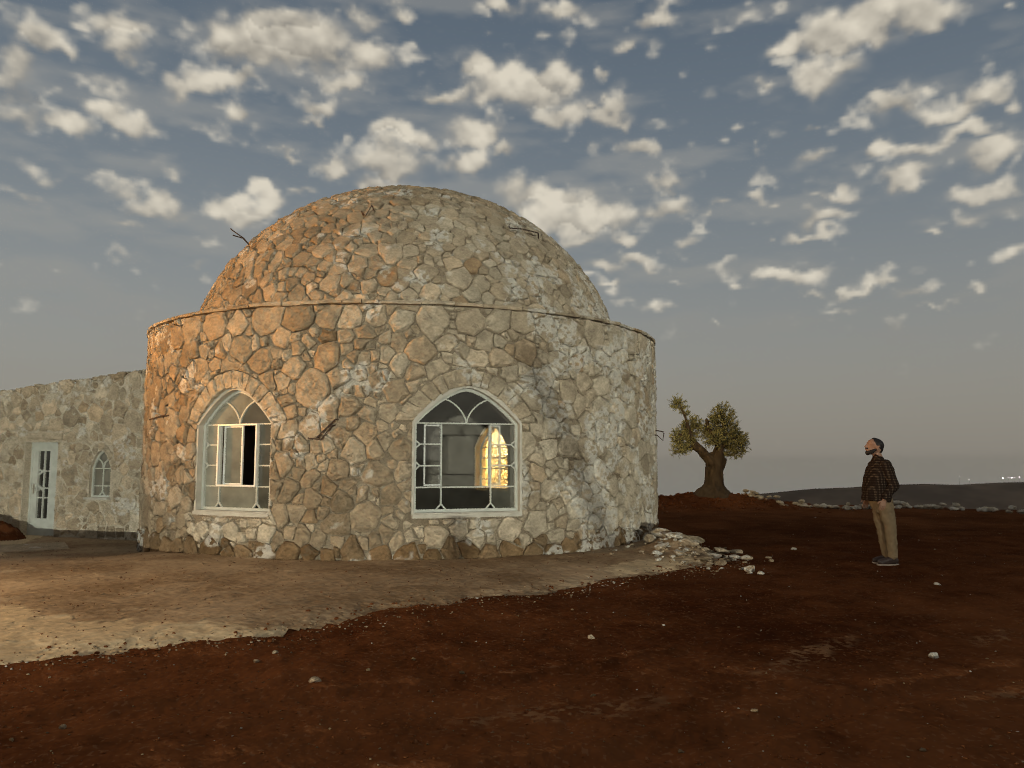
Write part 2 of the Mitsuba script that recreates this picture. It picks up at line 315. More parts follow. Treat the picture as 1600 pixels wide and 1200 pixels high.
def ground_z(x, y):
    x, y = np.asarray(x, float), np.asarray(y, float)
    xy = np.stack([x, y, 0 * x], -1)
    z = -0.22 * ss(4.3, 7.0, -x) * ss(10.0, 13.5, y)
    z = z + 0.10 * (nfbm(xy * 0.35, 3, 1) - 0.5) * ss(1.0, 6.0, np.hypot(x + 2, y - 15) - 4.8)
    near = 1 / (1 + (np.hypot(x, y) / 16) ** 2)
    z = z + near * (0.075 * (nfbm(xy * 1.3, 4, 2) - 0.5) + 0.045 * (nfbm(xy * 6.5, 4, 3) - 0.5))
    for o in (0.0, -1.55):                     # two wheel ruts crossing the yard
        u = y - (5.3 + 0.40 * x + 0.012 * x * x + o) + 0.18 * (nfbm(xy * 0.9, 2, 5) - 0.5)
        z = z - near * (0.026 * np.exp(-(u / 0.13) ** 2) - 0.012 * np.exp(-((np.abs(u) - 0.24) / 0.09) ** 2))
    z = z + 0.27 * np.exp(-(((x - 6.2) / 1.6) ** 2 + ((y - 24.3) / 1.2) ** 2)) * (0.8 + 0.5 * nfbm(xy * 3, 3, 4))       # mound round the olive
    bank = np.exp(-((y - (24.6 - 0.25 * (x - 4))) / 0.9) ** 2) * ss(2.6, 4.2, x) * ss(9.5, 7.5, x)
    z = z + bank * (0.14 + 0.10 * (nfbm(xy * 2.4, 4, 6) - 0.5))
    d = y - np.interp(x, EDGE_X, EDGE_Y)
    far = np.hypot(x, y)
    z = z - 0.125 * np.maximum(d - 0.4, 0) * ss(0, 12, d)
    z = np.maximum(z, -160 + 24 * (nfbm(xy * 0.0012, 4, 8) - 0.5)) if np.ndim(z) else z
    return z


def polar_grid():
    front = np.radians(np.linspace(-46, 46, 420))
    back = np.radians(np.linspace(46, 314, 130))[1:-1]
    az = np.concatenate([front, back])
    r = np.concatenate([[0.0], np.geomspace(0.6, 60, 470), np.geomspace(60, 1900, 50)[1:]])
    A, Rr = np.meshgrid(az, r)
    x, y = Rr * np.sin(A), Rr * np.cos(A)
    z = ground_z(x, y)
    n, m = len(az), len(r)
    i, j = np.meshgrid(np.arange(m - 1), np.arange(n), indexing='ij')
    a, b = i * n + j, i * n + (j + 1) % n
    f = np.concatenate([np.stack([a, b, b + n], -1).reshape(-1, 3), np.stack([a, b + n, a + n], -1).reshape(-1, 3)])
    return tm(np.stack([x, y, z], -1).reshape(-1, 3), f)


put('ground', polar_grid(), 'red_earth', smooth=True, kind='structure', label='dark red earth yard strewn with grit, falling away beyond the olive tree')


def apron_z(x, y):
    d = apron_distance(x, y)
    xy = np.stack([x, y, 0 * x], -1)
    d = d + 0.28 * (nfbm(xy * 2.2, 4, 12) - 0.5) + 0.10 * (nfbm(xy * 9, 3, 14) - 0.5)
    base = -0.22 * ss(4.3, 7.0, -x) * ss(10.0, 13.5, y)
    crust = 0.035 * (nfbm(xy * 1.8, 3, 11) - 0.5) + 0.010 * (nfbm(xy * 8, 3, 13) - 0.5)
    crust = crust + 0.20 * np.exp(-((x - 2.5) / 0.42) ** 2 - ((y - 12.0) / 0.75) ** 2)
    return np.where(d > -0.12, np.maximum(ground_z(x, y), base) * 0.3 + base * 0.7 + 0.06 * np.tanh(d / 0.3) + crust * ss(0, 0.3, d), -5), d


def apron_mesh():
    xs = np.concatenate([np.arange(-16, -6, 0.14), np.arange(-6, 3.4, 0.042)])
    ys = np.concatenate([np.arange(3.0, 5.4, 0.1), np.arange(5.4, 13.6, 0.042), np.arange(13.6, 18.6, 0.2)])
    X, Y = np.meshgrid(xs, ys)
    Z, D = apron_z(X.ravel(), Y.ravel())
    n = len(xs)
    i, j = np.meshgrid(np.arange(len(ys) - 1), np.arange(n - 1), indexing='ij')
    a = (i * n + j).ravel()
    q = np.stack([a, a + 1, a + n + 1, a + n], 1)
    inside = np.hypot(X.ravel() + 2.02, Y.ravel() - 15.37) < 4.5
    ok = (D[q] > -0.12).all(1) & ~inside[q].all(1)
    q = q[ok]
    m = tm(np.stack([X.ravel(), Y.ravel(), Z], 1), np.vstack([q[:, [0, 1, 2]], q[:, [0, 2, 3]]]))
    m.remove_unreferenced_vertices()
    return m


put('pale_ground', apron_mesh(), 'pale_fill', smooth=True, kind='structure', label='brown limestone fill around the foot of the domed building, with lit patches painted paler')


def ridge_mesh():
    # crest of the far hill, about 800 m away: (x, z)
    cx = np.array([-900, 100, 215, 232, 283, 325, 363, 398, 439, 467, 491, 533, 640, 900, 1600.0])
    cz = np.array([-150, -75, -43, -38.5, -33.4, -29, -27.6, -25.2, -24.0, -25.2, -24.4, -22, -21, -24, -40.0])
    xs, ys = np.linspace(-400, 1500, 260), np.linspace(520, 1500, 70)
    X, Y = np.meshgrid(xs, ys)
    crest = np.interp(X, cx, cz)
    t = np.where(Y < 800, (800 - Y) / 280, (Y - 800) / 700)
    Z = crest + (-150 - crest) * ss(0, 1, t) + 5.0 * (nfbm(np.stack([X * 0.02, Y * 0.02, 0 * X], -1), 4, 51) - 0.5) * np.clip(t * 3, 0.12, 1) - 12 * ss(0.97, 1, t)
    n = len(xs)
    i, j = np.meshgrid(np.arange(len(ys) - 1), np.arange(n - 1), indexing='ij')
    a = (i * n + j).ravel()
    return tm(np.stack([X, Y, Z], -1).reshape(-1, 3), np.vstack([np.stack([a, a + 1, a + n + 1], 1), np.stack([a, a + n + 1, a + n], 1)]))


put('far_hill', ridge_mesh(), 'ridge_scrub', smooth=True, kind='structure', label='long dark scrubby hill along the horizon behind the man')


# ------------------------------------------------------------------ masonry: irregular stones packed on a surface
def pack(sample, sizes, r, fixed=()):
    """Largest stones first: (positions, radii). sample(n) -> points of the surface."""
    pts, rad = [np.asarray(q) for q, _ in fixed], [w for _, w in fixed]
    for size, spread, tries in sizes:
        for q in sample(tries):
            w = size * r.uniform(1 - spread, 1 + spread)
            if pts:
                d = np.linalg.norm(np.asarray(pts) - q, axis=1)
                if (d < 0.84 * (np.asarray(rad) + w)).any():
                    continue
            pts.append(q)
            rad.append(w)
    return np.array(pts), np.array(rad)


def cell(rel, w0, w, reach, turn=()):
    """The part of the plane round the origin nearer to it, by power distance, than to its neighbours."""
    poly = np.array([(-reach, -reach), (reach, -reach), (reach, reach), (-reach, reach)], float)
    for i, (d, wj) in enumerate(zip(rel, w)):
        L = d @ d
        k = 0.5 * (L + w0 * w0 - wj * wj)
        if len(turn):                          # joints run askew, alike for both stones of a pair
            mid, c, t = d * k / L, math.cos(turn[i]), math.sin(turn[i])
            d = np.array([d[0] * c - d[1] * t, d[0] * t + d[1] * c])
            k = mid @ d
        s = poly @ d - k
        if (s <= 0).all():
            continue
        out = []
        for a in range(len(poly)):
            b = (a + 1) % len(poly)
            if s[a] <= 0:
                out.append(poly[a])
            if (s[a] < 0) != (s[b] < 0) and s[a] != s[b]:
                out.append(poly[a] + (poly[b] - poly[a]) * (s[a] / (s[a] - s[b])))
        if len(out) < 3:
            return None
        poly = np.array(out)
    return poly


def skew(i, j, amount=0.42):
    h = np.sin((np.minimum(i, j) * 127.1 + np.maximum(i, j) * 311.7)) * 43758.5453
    return (h - np.floor(h) - 0.5) * 2 * amount


def dress(poly, joint, soft, r, wobble=0.008):
    """A stone's outline: the cell less half a joint, corners knocked off, edges uneven."""
    p = poly.buffer(-joint / 2)
    if p.is_empty:
        return None
    if p.geom_type != 'Polygon':
        p = max(p.geoms, key=lambda g: g.area)
    s = min(soft, 0.25 * math.sqrt(p.area))
    q = p.buffer(-s).buffer(s, quad_segs=2)
    if q.is_empty or q.geom_type != 'Polygon' or q.area < 0.0012:
        return None
    q = q.simplify(0.007)
    q = q.segmentize(0.13)
    c = np.array(q.exterior.coords)[:-1]
    if Polygon(c).exterior.is_ccw is False:
        c = c[::-1]
    return c + r.normal(0, wobble, c.shape) * min(1, math.sqrt(q.area) / 0.2)


def stone(c, h, r, bevel=0.016, rough=0.008, depth=0.07, tilt=0.05):
    """(u, v, height) of a stone's vertices and its triangles: sides, a worn edge and a hewn face."""
    n, m = len(c), c.mean(0)
    d = c - m
    L = np.linalg.norm(d, axis=1, keepdims=True)
    slope = r.normal(0, tilt, 2)
    lift = lambda q: (q - m) @ slope
    r2 = m + d * np.clip(1 - bevel / L, 0.5, 1)
    r3 = m + d * np.clip(1 - bevel * 2.4 / L, 0.4, 0.85)
    r4 = m + d * 0.45 + r.normal(0, 0.006, c.shape)
    jag = lambda s: r.normal(0, s, n)
    e1, e4 = np.c_[c, 0.25 * h + 0.6 * lift(c) + jag(rough * 0.3)], h * 1.03 + lift(r4) + jag(rough * 0.7)
    rings = [np.c_[c, np.full(n, -depth)], e1, e1, np.c_[r2, 0.82 * h + lift(r2) + jag(rough * 0.5)], np.c_[r3, h + lift(r3) + jag(rough * 0.8)], np.c_[r4, e4]]
    v = np.vstack(rings + [np.r_[m, e4.mean()][None]])
    k = np.arange(n)
    f = []
    for i in (0, 2, 3, 4):
        a, b = i * n + k, i * n + (k + 1) % n
        f += [np.stack([a, b, b + n], 1), np.stack([a, b + n, a + n], 1)]
    f.append(np.stack([5 * n + k, 5 * n + (k + 1) % n, k * 0 + 6 * n], 1))
    return v, np.vstack(f)


def lay(holder, stones, keep=300, mat='stone_face', rest='small_stones', soft=True):
    """stones: (vertices in the world, triangles, tone, warmth). The ones that show largest become parts, the rest one part."""
    size = []
    for v, f, a, b in stones:
        q = project(v)
        c = v.mean(0)
        nrm = np.cross(v[f[:, 1]] - v[f[:, 0]], v[f[:, 2]] - v[f[:, 0]])
        seen = ((EYE - v[f[:, 0]]) * nrm).sum(1) > 0
        t = q[f]
        area = np.abs((t[:, 1, 0] - t[:, 0, 0]) * (t[:, 2, 1] - t[:, 0, 1]) - (t[:, 2, 0] - t[:, 0, 0]) * (t[:, 1, 1] - t[:, 0, 1])) / 2
        inside = (q[:, 0] > -5).any() and (q[:, 0] < 1030).any() and (q[:, 2] > 0).all()
        # the far side of a round wall or dome does not show
        out = v[-1] - np.array([-2.02, 15.37, min(v[-1][2], 3.2)])
        hidden = holder.startswith('domed') and ((EYE - v[-1]) @ out) < 0
        size.append((area * seen).sum() if inside and not hidden else 0)
    order = np.argsort(-np.array(size), kind='stable')
    for i in order[:keep]:
        if size[i] > 0:
            v, f, a, b = stones[i]
            put(f'{holder}__stone', tm(v, f), mat, smooth=soft, uv=np.tile([a, b], (len(v), 1)))
    left = [stones[i] for i in order if not (i in set(order[:keep].tolist()) and size[i] > 0)]
    if left:
        at = np.cumsum([0] + [len(s[0]) for s in left])
        put(f'{holder}__{rest}', tm(np.vstack([s[0] for s in left]), np.vstack([s[1] + k for s, k in zip(left, at)])), mat, smooth=soft,
            uv=np.vstack([np.tile([a, b], (len(v), 1)) for v, f, a, b in left]), kind='stuff')


# ------------------------------------------------------------------ the domed building
CX, CY, RAD, TOP = -2.02, 15.37, 4.82, 3.64
DZ, DA, DB = 2.95, 4.19, 3.80
building = thing('domed_building', 'round rubble stone building under a stone dome, two arched white windows in its wall', 'building')


def arch(w, z0, zs, rise, grow=0.0, n=14, p=2.0):
    x = np.linspace(-w / 2, w / 2, 2 * n + 1)
    q = Polygon([(-w / 2, z0), (w / 2, z0)] + [(a, zs + rise * (1 - (abs(a) / (w / 2)) ** p)) for a in x[::-1]])
    return q.buffer(grow, join_style='mitre', mitre_limit=1.5) if grow else q


WIN = dict(w=1.52, z0=0.69, zs=1.93, rise=0.50)
REAR = dict(w=0.86, z0=0.66, zs=1.72, rise=0.55)
WINS = {'right': WIN, 'left': dict(WIN, w=1.38)}
THETA = {'right': 17.2, 'left': -25.0}
REAR_THETA = 159.1


def frame_at(theta, dist):
    a = math.radians(theta)
    n, t = np.array([math.sin(a), -math.cos(a), 0]), np.array([math.cos(a), math.sin(a), 0])
    m = np.eye(4)
    m[:3, 0], m[:3, 1], m[:3, 2], m[:3, 3] = t, [0, 0, 1], n, np.array([CX, CY, 0]) + dist * n
    return m


def placed(mesh, m):
    q = mesh.copy()
    q.apply_transform(m)
    return q


CORE = RAD - 0.066
outer = m3.Manifold.cylinder(TOP + 0.9 - 0.06, CORE, CORE, 160).translate([CX, CY, -0.9])
inner = m3.Manifold.cylinder(TOP + 2, RAD - 0.58, RAD - 0.58, 120).translate([CX, CY, -0.05])
core = outer - inner
for th, kw in ((THETA['right'], WINS['right']), (THETA['left'], WINS['left']), (REAR_THETA, REAR)):
    core = core - man(placed(extrude(arch(**kw, grow=0.035), 1.6, -1.2), frame_at(th, RAD)))
put(f'{building}__drum', tri(core), 'mortar', smooth=30)


def drum_point(s, z, h):
    a = s / RAD
    return np.stack([CX + (RAD - 0.03 + h) * np.sin(a), CY - (RAD - 0.03 + h) * np.cos(a), z], -1)


def drum_stones():
    r = np.random.default_rng(11)
    smax = math.pi * RAD
    holes, rings = [], []
    for q in (REAR_THETA, REAR_THETA - 360):
        holes.append(affinity.translate(arch(**REAR, grow=0.02), math.radians(q) * RAD, 0))
    for name, th in THETA.items():
        WIN = WINS[name]
        c = math.radians(th) * RAD
        holes.append(affinity.translate(arch(**WIN, grow=0.02), c, 0))
        holes.append(box(c - WIN['w'] / 2 - 0.04, 0.61, c + WIN['w'] / 2 + 0.04, 0.70))
        # voussoirs round the head of the arch
        inn, out = arch(**WIN, grow=0.022), arch(**WIN, grow=0.27)
        band = out.difference(inn).intersection(box(-2, WIN['zs'] + 0.02, 2, 4))
        ang = np.sort(np.concatenate([np.linspace(4, 176, 15) + r.uniform(-2.5, 2.5, 15), [-30, 210]]))
        for a0, a1 in zip(ang[:-1], ang[1:]):
            ray = [(0, 1.78)] + [(3 * math.cos(math.radians(q)), 1.78 + 3 * math.sin(math.radians(q))) for q in (a0, a1)]
            v = band.intersection(Polygon(ray))
            if not v.is_empty and v.geom_type == 'Polygon':
                rings.append((affinity.translate(v, c, 0), 'v'))
        holes.append(affinity.translate(out.intersection(box(-2, WIN['zs'] + 0.02, 2, 4)), c, 0))
    holes = unary_union(holes)
    fixed = []
    s = -smax
    while s < smax - 0.2:                      # big squarish blocks under the coping, footing ones browned for the shadow there
        k = r.choice([r.uniform(0.16, 0.23), r.uniform(0.24, 0.31)])
        fixed.append(((s + k, 3.38 + r.uniform(-0.05, 0.05)), k))
        s += 2 * k * 0.97
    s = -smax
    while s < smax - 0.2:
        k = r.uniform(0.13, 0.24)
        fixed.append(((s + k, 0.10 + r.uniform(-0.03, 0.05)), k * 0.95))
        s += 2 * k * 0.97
    sample = lambda n: np.stack([r.uniform(-smax, smax, n), r.uniform(-0.1, 3.62, n)], 1)
    pts, rad = pack(sample, [(0.27, 0.15, 60), (0.19, 0.18, 700), (0.135, 0.2, 3500), (0.09, 0.22, 5000), (0.045, 0.3, 5000)], r, fixed)
    tree, out = cKDTree(pts), []
    polys = list(rings)
    for i, q in enumerate(pts):
        j = np.array([k for k in tree.query(q, 26)[1] if k != i])
        c = cell(pts[j] - q, 0.8 * rad[i], 0.8 * rad[j], rad[i] * 1.9, skew(i, j))
        if c is None or len(c) < 3:
            continue
        p = Polygon(c + q).intersection(box(-smax, -0.25, smax, TOP - 0.055))
        if p.intersects(holes):
            p = p.difference(holes.buffer(0.004))
        for g in getattr(p, 'geoms', [p]):
            if g.geom_type == 'Polygon' and g.area > 0.002:
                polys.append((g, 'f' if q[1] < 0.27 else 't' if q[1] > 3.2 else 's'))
    gaps = box(-smax, -0.2, smax, TOP - 0.06).difference(unary_union([p.buffer(0.004) for p, _ in polys])).difference(holes.buffer(0.01))
    polys += [(g, 's') for g in gaps.buffer(-0.004).geoms if g.area > 0.0016]
    for p, kind in polys:
        small = p.area < 0.012
        c = dress(p, r.uniform(0.007, 0.017) if kind != 'v' else 0.008, 0.014 if kind in 'sf' else 0.014, r)
        if c is None:
            continue
        h = {'v': r.uniform(0.002, 0.014)}.get(kind, r.uniform(0.0, 0.04) if not small else r.uniform(-0.015, 0.012))
        v, f = stone(c, h + 0.008, r, bevel=0.014 if small else r.uniform(0.014, 0.028), rough=0.007, tilt=0.045)
        m = c.mean(0)
        side = ss(-1.2, 3.2, m[0])                                                  # lime-washed, greyer stones to the right; browner left ones carry painted warm lamp tint
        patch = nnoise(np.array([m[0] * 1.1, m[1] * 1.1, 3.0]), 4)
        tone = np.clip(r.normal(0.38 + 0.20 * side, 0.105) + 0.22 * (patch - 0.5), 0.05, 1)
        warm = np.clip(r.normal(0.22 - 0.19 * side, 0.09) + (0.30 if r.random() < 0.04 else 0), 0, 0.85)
        if small:
            tone, warm = np.clip(tone + r.uniform(-0.05, 0.30), 0, 1), warm * 0.6
        if kind == 'v':
            tone, warm = r.uniform(0.42, 0.64), r.uniform(0.02, 0.16)
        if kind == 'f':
            tone, warm = r.uniform(0.02, 0.20), r.uniform(0.5, 0.8)  # shade along the wall foot put into the stones as dark brown
        elif kind == 's' and m[1] < 0.62 and min(abs(m[0] - math.radians(t) * RAD) for t in THETA.values()) < 0.85:
            tone, warm = r.uniform(0.5, 0.85), r.uniform(0, 0.15)
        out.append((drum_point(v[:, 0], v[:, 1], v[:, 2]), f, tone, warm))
    return out


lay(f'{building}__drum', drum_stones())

# the flat ledge between wall and dome, and the thin coping slabs along its edge
ledge = trimesh.creation.annulus(r_min=DA * 0.93, r_max=CORE - 0.01, height=0.06, sections=120)
ledge.vertices += [CX, CY, TOP - 0.085]
put(f'{building}__roof_ledge', ledge, 'grout')


def coping():
    r = np.random.default_rng(5)
    out, s = [], -math.pi * RAD
    while s < math.pi * RAD - 0.1:
        k = r.uniform(0.22, 0.62)
        t, o = r.uniform(0.035, 0.06), r.uniform(0.01, 0.035)
        n = 4
        a = (s + np.linspace(0.008, k - 0.008, n)) / RAD
        z0 = TOP - 0.05 + r.uniform(-0.006, 0.006)
        rows = []
        for rr, z in ((RAD - 0.38, z0), (RAD + o, z0), (RAD + o + 0.006, z0 + t * 0.75), (RAD + o - 0.012, z0 + t), (RAD - 0.38, z0 + t)):
            q = rr + r.normal(0, 0.005, n)
            rows.append(np.stack([CX + q * np.sin(a), CY - q * np.cos(a), z + r.normal(0, 0.003, n)], 1))
        v = np.vstack(rows)
        f = []
        for i in range(5):
            for j in range(n - 1):
                A, B, C, D = i * n + j, i * n + j + 1, ((i + 1) % 5) * n + j + 1, ((i + 1) % 5) * n + j
                f += [(A, B, C), (A, C, D)]
        for e in (0, n - 1):
            ring = [i * n + e for i in range(5)]
            tri_ = [(ring[0], ring[i], ring[i + 1]) for i in range(1, 4)]
            f += tri_ if e else [t_[::-1] for t_ in tri_]
        out.append((v, np.array(f), np.clip(r.normal(0.52, 0.15), 0, 1), np.clip(r.normal(0.16, 0.1), 0, 0.6)))
        s += k
    return out


put(f'{building}__coping', tri((m3.Manifold.cylinder(0.03, RAD - 0.05, RAD - 0.05, 120) - m3.Manifold.cylinder(0.2, RAD - 0.36, RAD - 0.36, 120).translate([0, 0, -0.05])).translate([CX, CY, TOP - 0.048])), 'mortar')
lay(f'{building}__coping', coping(), keep=60, rest='hidden_slabs', soft=False)

# the dome
t_ = np.linspace(math.asin((TOP - 0.3 - DZ) / DB), math.pi / 2, 40)
prof = np.concatenate([np.stack([(DA - 0.066) * np.cos(t_), DZ + (DB - 0.066) * np.sin(t_)], 1), np.stack([(DA - 0.40) * np.cos(t_[::-1]), DZ + (DB - 0.40) * np.sin(t_[::-1])], 1)])
prof[len(t_) - 1, 0] = prof[len(t_), 0] = 0
prof = np.vstack([prof, prof[:1]])
shell = trimesh.creation.revolve(prof, sections=140)
shell.vertices += [CX, CY, 0]
put(f'{building}__dome', shell, 'mortar', smooth=40)


def dome_stones():
    r = np.random.default_rng(23)
    axes, base = np.array([DA, DA, DB]), np.array([CX, CY, DZ])

    def sample(n):
        u = r.normal(size=(n * 3, 3))
        u /= np.linalg.norm(u, axis=1)[:, None]
        u = u[u[:, 2] > (TOP - 0.12 - DZ) / DB][:n]
        return u * axes
    pts, rad = pack(sample, [(0.20, 0.15, 90), (0.15, 0.18, 1200), (0.11, 0.2, 5000), (0.08, 0.22, 5000), (0.045, 0.25, 5000)], r)
    tree, out = cKDTree(pts), []
    for i, q in enumerate(pts):
        n = q / axes ** 2
        n /= np.linalg.norm(n)
        t = np.cross([0, 0, 1], n)
        t /= np.linalg.norm(t)
        b = np.cross(n, t)
        j = np.array([k for k in tree.query(q, 24)[1] if k != i])
        rel = pts[j] - q
        rel2 = np.stack([rel @ t, rel @ b], 1)
        rel2 *= (np.linalg.norm(rel, axis=1) / np.maximum(np.linalg.norm(rel2, axis=1), 1e-6))[:, None]
        c = cell(rel2, 0.8 * rad[i], 0.8 * rad[j], rad[i] * 1.9, skew(i, j, 0.28))
        if c is None or len(c) < 3:
            continue
        p = Polygon(c)
        small = p.area < 0.012
        c = dress(p, r.uniform(0.007, 0.016), 0.013, r)
        if c is None:
            continue
        v, f = stone(c, r.uniform(0.005, 0.04) if not small else r.uniform(-0.01, 0.015), r, bevel=r.uniform(0.010, 0.02), rough=0.006, tilt=0.06)
        w = q + v[:, :1] * t + v[:, 1:2] * b
        on = w / np.linalg.norm(w / axes, axis=1)[:, None]
        nn = on / axes ** 2
        nn /= np.linalg.norm(nn, axis=1)[:, None]
        w = on + nn * (v[:, 2:3] - 0.03) + base
        if w[:, 2].max() < TOP - 0.1:
            continue
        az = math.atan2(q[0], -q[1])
        side = ss(-0.4, 0.5, az) * ss(3.6, 2.4, q[2])  # left and upper stones browner: warm lamp tint put into their colour
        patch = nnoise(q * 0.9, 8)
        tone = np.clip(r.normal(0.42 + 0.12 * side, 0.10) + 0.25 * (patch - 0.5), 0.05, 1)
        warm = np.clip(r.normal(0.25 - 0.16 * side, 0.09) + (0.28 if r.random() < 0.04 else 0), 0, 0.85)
        out.append((w, f, tone, warm))
    return out


lay(f'{building}__dome', dome_stones())


# ------------------------------------------------------------------ arched windows
def bars_of(w, z0, zs, rise, bay, style):
    L = []
    if style == 'main':
        zt = z0 + 0.345
        L += [((-w / 2, zs), (w / 2, zs)), ((-w / 2, zt), (w / 2, zt))]
        for s in (-1, 1):
            L += [((s * bay, zt), (s * bay, zs)), ((s * bay, zt), (s * bay, z0 + 0.115)), ((s * bay, z0 + 0.115), (s * (bay - 0.10), z0)), ((s * bay, z0 + 0.115), (s * (bay + 0.10), z0))]
            for z in (zt + 0.30, zt + 0.60):
                k = s * (w / 2 - 0.095)
                L += [((s * bay, z), (k, z)), ((k, z), (s * w / 2, z + 0.085)), ((k, z), (s * w / 2, z - 0.085))]
            x = np.linspace(0, 1, 9)
            L.append(tuple((s * 0.40 * a ** 1.6, zs + 0.36 * math.sin(a * 1.45) / math.sin(1.45)) for a in x))
    elif style == 'rear':
        zt = z0 + 0.27
        L += [((-w / 2, zs), (w / 2, zs)), ((-w / 2, zt), (w / 2, zt)), ((-0.12, zt), (-0.12, zs)), ((0.2, zt), (0.2, zs)), ((0.2, z0), (0.2, zt))]
        for k in (1, 2):
            z = zt + k * (zs - zt) / 3
            L += [((-0.12, z), (w / 2, z)), ((-0.12, z), (-0.2, z)), ((-0.2, z), (-w / 2, z + 0.08)), ((-0.2, z), (-w / 2, z - 0.08))]
    return [LineString(q) for q in L]


def window(holder, m, w, z0, zs, rise, style, sash=None, glass='dusty_glass', label=None, deep=0.26):
    """A white iron window in the plane of matrix m: frame, bars, a sash that slides, panes; returns its key."""
    shape = arch(w, z0, zs, rise, p=1.62)
    bay = 0.36
    key = put(f'{holder}__window', placed(extrude(shape.difference(shape.buffer(-0.042, join_style='mitre')), 0.06, -0.03), m), 'white_paint', label=label)
    lines = bars_of(w, z0, zs, rise, bay, style)
    bw = 0.0095 if style == 'main' else 0.013
    clip = shape.buffer(-0.038, join_style='mitre')
    taken = []
    for q in lines:
        b = q.buffer(bw, cap_style='flat').intersection(clip)
        if not b.is_empty:
            put(f'{key}__glazing_bar', placed(extrude(b, 0.030 + 0.002 * (len(taken) % 4), -0.016 + 0.001 * (len(taken) % 5)), m), 'white_paint')
            taken.append(b)
    panes = clip.difference(unary_union([q.buffer(bw - 0.003, cap_style='flat') for q in lines]))
    for g in getattr(panes, 'geoms', [panes]):
        if g.area < 0.004:
            continue
        c = g.representative_point()
        if style == 'main' and abs(c.x) < bay - 0.02 and z0 + 0.36 < c.y < zs - 0.02:
            continue
        v, f = trimesh.creation.triangulate_polygon(g, engine='earcut')
        kind = glass if not callable(glass) else glass(c)
        put(f'{key}__pane', placed(tm(np.c_[v, np.zeros(len(v))], f), m), kind)
    for x0, x1, dz, k in sash or ():
        q = box(x0, z0 + 0.365, x1, zs - 0.018)
        put(f'{key}__sash', placed(extrude(q.difference(q.buffer(-k, join_style='mitre')), 0.028, dz), m), 'white_sash')
        v, f = trimesh.creation.triangulate_polygon(q.buffer(-k * 0.9, join_style='mitre'), engine='earcut')
        put(f'{key}__pane', placed(tm(np.c_[v, np.full(len(v), dz + 0.014)], f), m), glass if not callable(glass) else glass(q.centroid))
    return key


for side, lab in (('right', 'arched white window, half open, with a lit room showing through'), ('left', 'arched white window left of the other, its sash slid back from a black gap')):
    m, kw = frame_at(THETA[side], RAD - (0.20 if side == 'right' else 0.23)), WINS[side]
    if side == 'right':
        k = window(building, m, **kw, style='main', sash=[(-0.60, -0.345, -0.062, 0.022), (0.345, 0.52, -0.062, 0.022)], glass=lambda c: 'clean_glass' if c.x < 0.45 else 'dusty_glass', label=lab)
    else:
        k = window(building, m, **kw, style='main', sash=[(-0.345, 0.02, -0.062, 0.024)], glass=lambda c: 'reflection_glass' if c.x < 0.02 else 'dusty_glass', label=lab)
        q = box(-0.375, WIN['z0'] + 0.345, 0.375, WIN['zs'] + 0.005)
        put(f'{k}__sash_frame', placed(extrude(q.difference(q.buffer(-0.024, join_style='mitre')), 0.05, 0.018), m), 'white_sash')
    ring = arch(**kw, grow=0.034).difference(arch(**kw, grow=0.001, p=1.62))
    put(f'{k}__reveal', placed(extrude(ring, 0.47, -0.34), m), 'limewash')
    sill = tri(m3.Manifold.cube([kw['w'] + 0.05, 0.055, 0.17], True).translate([0, kw['z0'] - 0.042, 0.08]))
    sill = sill.subdivide().subdivide()
    sill.vertices += 0.012 * (nfbm(sill.vertices * 9, 3, 3)[:, None] - 0.5)
    put(f'{k}__sill', placed(sill, m), 'limewash', smooth=30)
m = frame_at(REAR_THETA, RAD - 0.30)
k = window(building, m, **REAR, style='rear', glass='clear_glass', label='small arched window at the back opening on the lit yellow room')

put(f'{k}__reveal', placed(extrude(arch(**REAR, grow=0.034).difference(arch(**REAR, grow=0.001, p=1.62)), 0.60, -0.30), m), 'cream_plaster')

# inside: floor, and the lit room behind
floor = trimesh.creation.cylinder(radius=RAD - 0.57, height=0.08, sections=64)
floor.vertices += [CX, CY, 0.02]
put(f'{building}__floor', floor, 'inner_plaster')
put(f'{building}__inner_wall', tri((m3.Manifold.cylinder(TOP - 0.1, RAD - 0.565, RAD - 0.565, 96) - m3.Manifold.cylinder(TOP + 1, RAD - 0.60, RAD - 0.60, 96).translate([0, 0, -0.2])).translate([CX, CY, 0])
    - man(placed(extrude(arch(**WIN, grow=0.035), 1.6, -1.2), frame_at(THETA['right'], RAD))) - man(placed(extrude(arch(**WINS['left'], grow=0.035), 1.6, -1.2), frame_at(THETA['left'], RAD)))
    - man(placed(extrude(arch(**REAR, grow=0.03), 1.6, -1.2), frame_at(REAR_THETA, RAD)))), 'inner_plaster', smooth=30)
mr = frame_at(REAR_THETA, RAD)
room = m3.Manifold.cube([3.6, 3.1, 3.4], True).translate([0, 1.45, 1.45]) - m3.Manifold.cube([3.2, 2.7, 3.0], True).translate([0, 1.45, 1.45])
room = room - man(extrude(arch(**REAR, grow=0.30), 1.2, -0.8))
room = man(placed(tri(room), mr)) - m3.Manifold.cylinder(TOP, CORE - 0.02, CORE - 0.02, 120).translate([CX, CY, -0.5])
put(f'{building}__rear_room', tri(room), 'cream_plaster')
bulb = thing('hanging_bulb', 'lit yellow bulb in the room behind the right arched window', 'lamp')
bp = (mr @ np.array([1.05, 2.25, 1.7, 1]))[:3]
glow = trimesh.creation.icosphere(subdivisions=2, radius=0.09)
glow.vertices += bp
put(f'{bulb}__globe', glow, 'white_paint', smooth=True, emitter={'type': 'area', 'radiance': {'type': 'rgb', 'value': list(BULB)}})
put(f'{bulb}__cord', tube([bp + [0, 0, 0.09], bp + [0, 0, 0.55]], 0.012, 6), 'lamp_black')


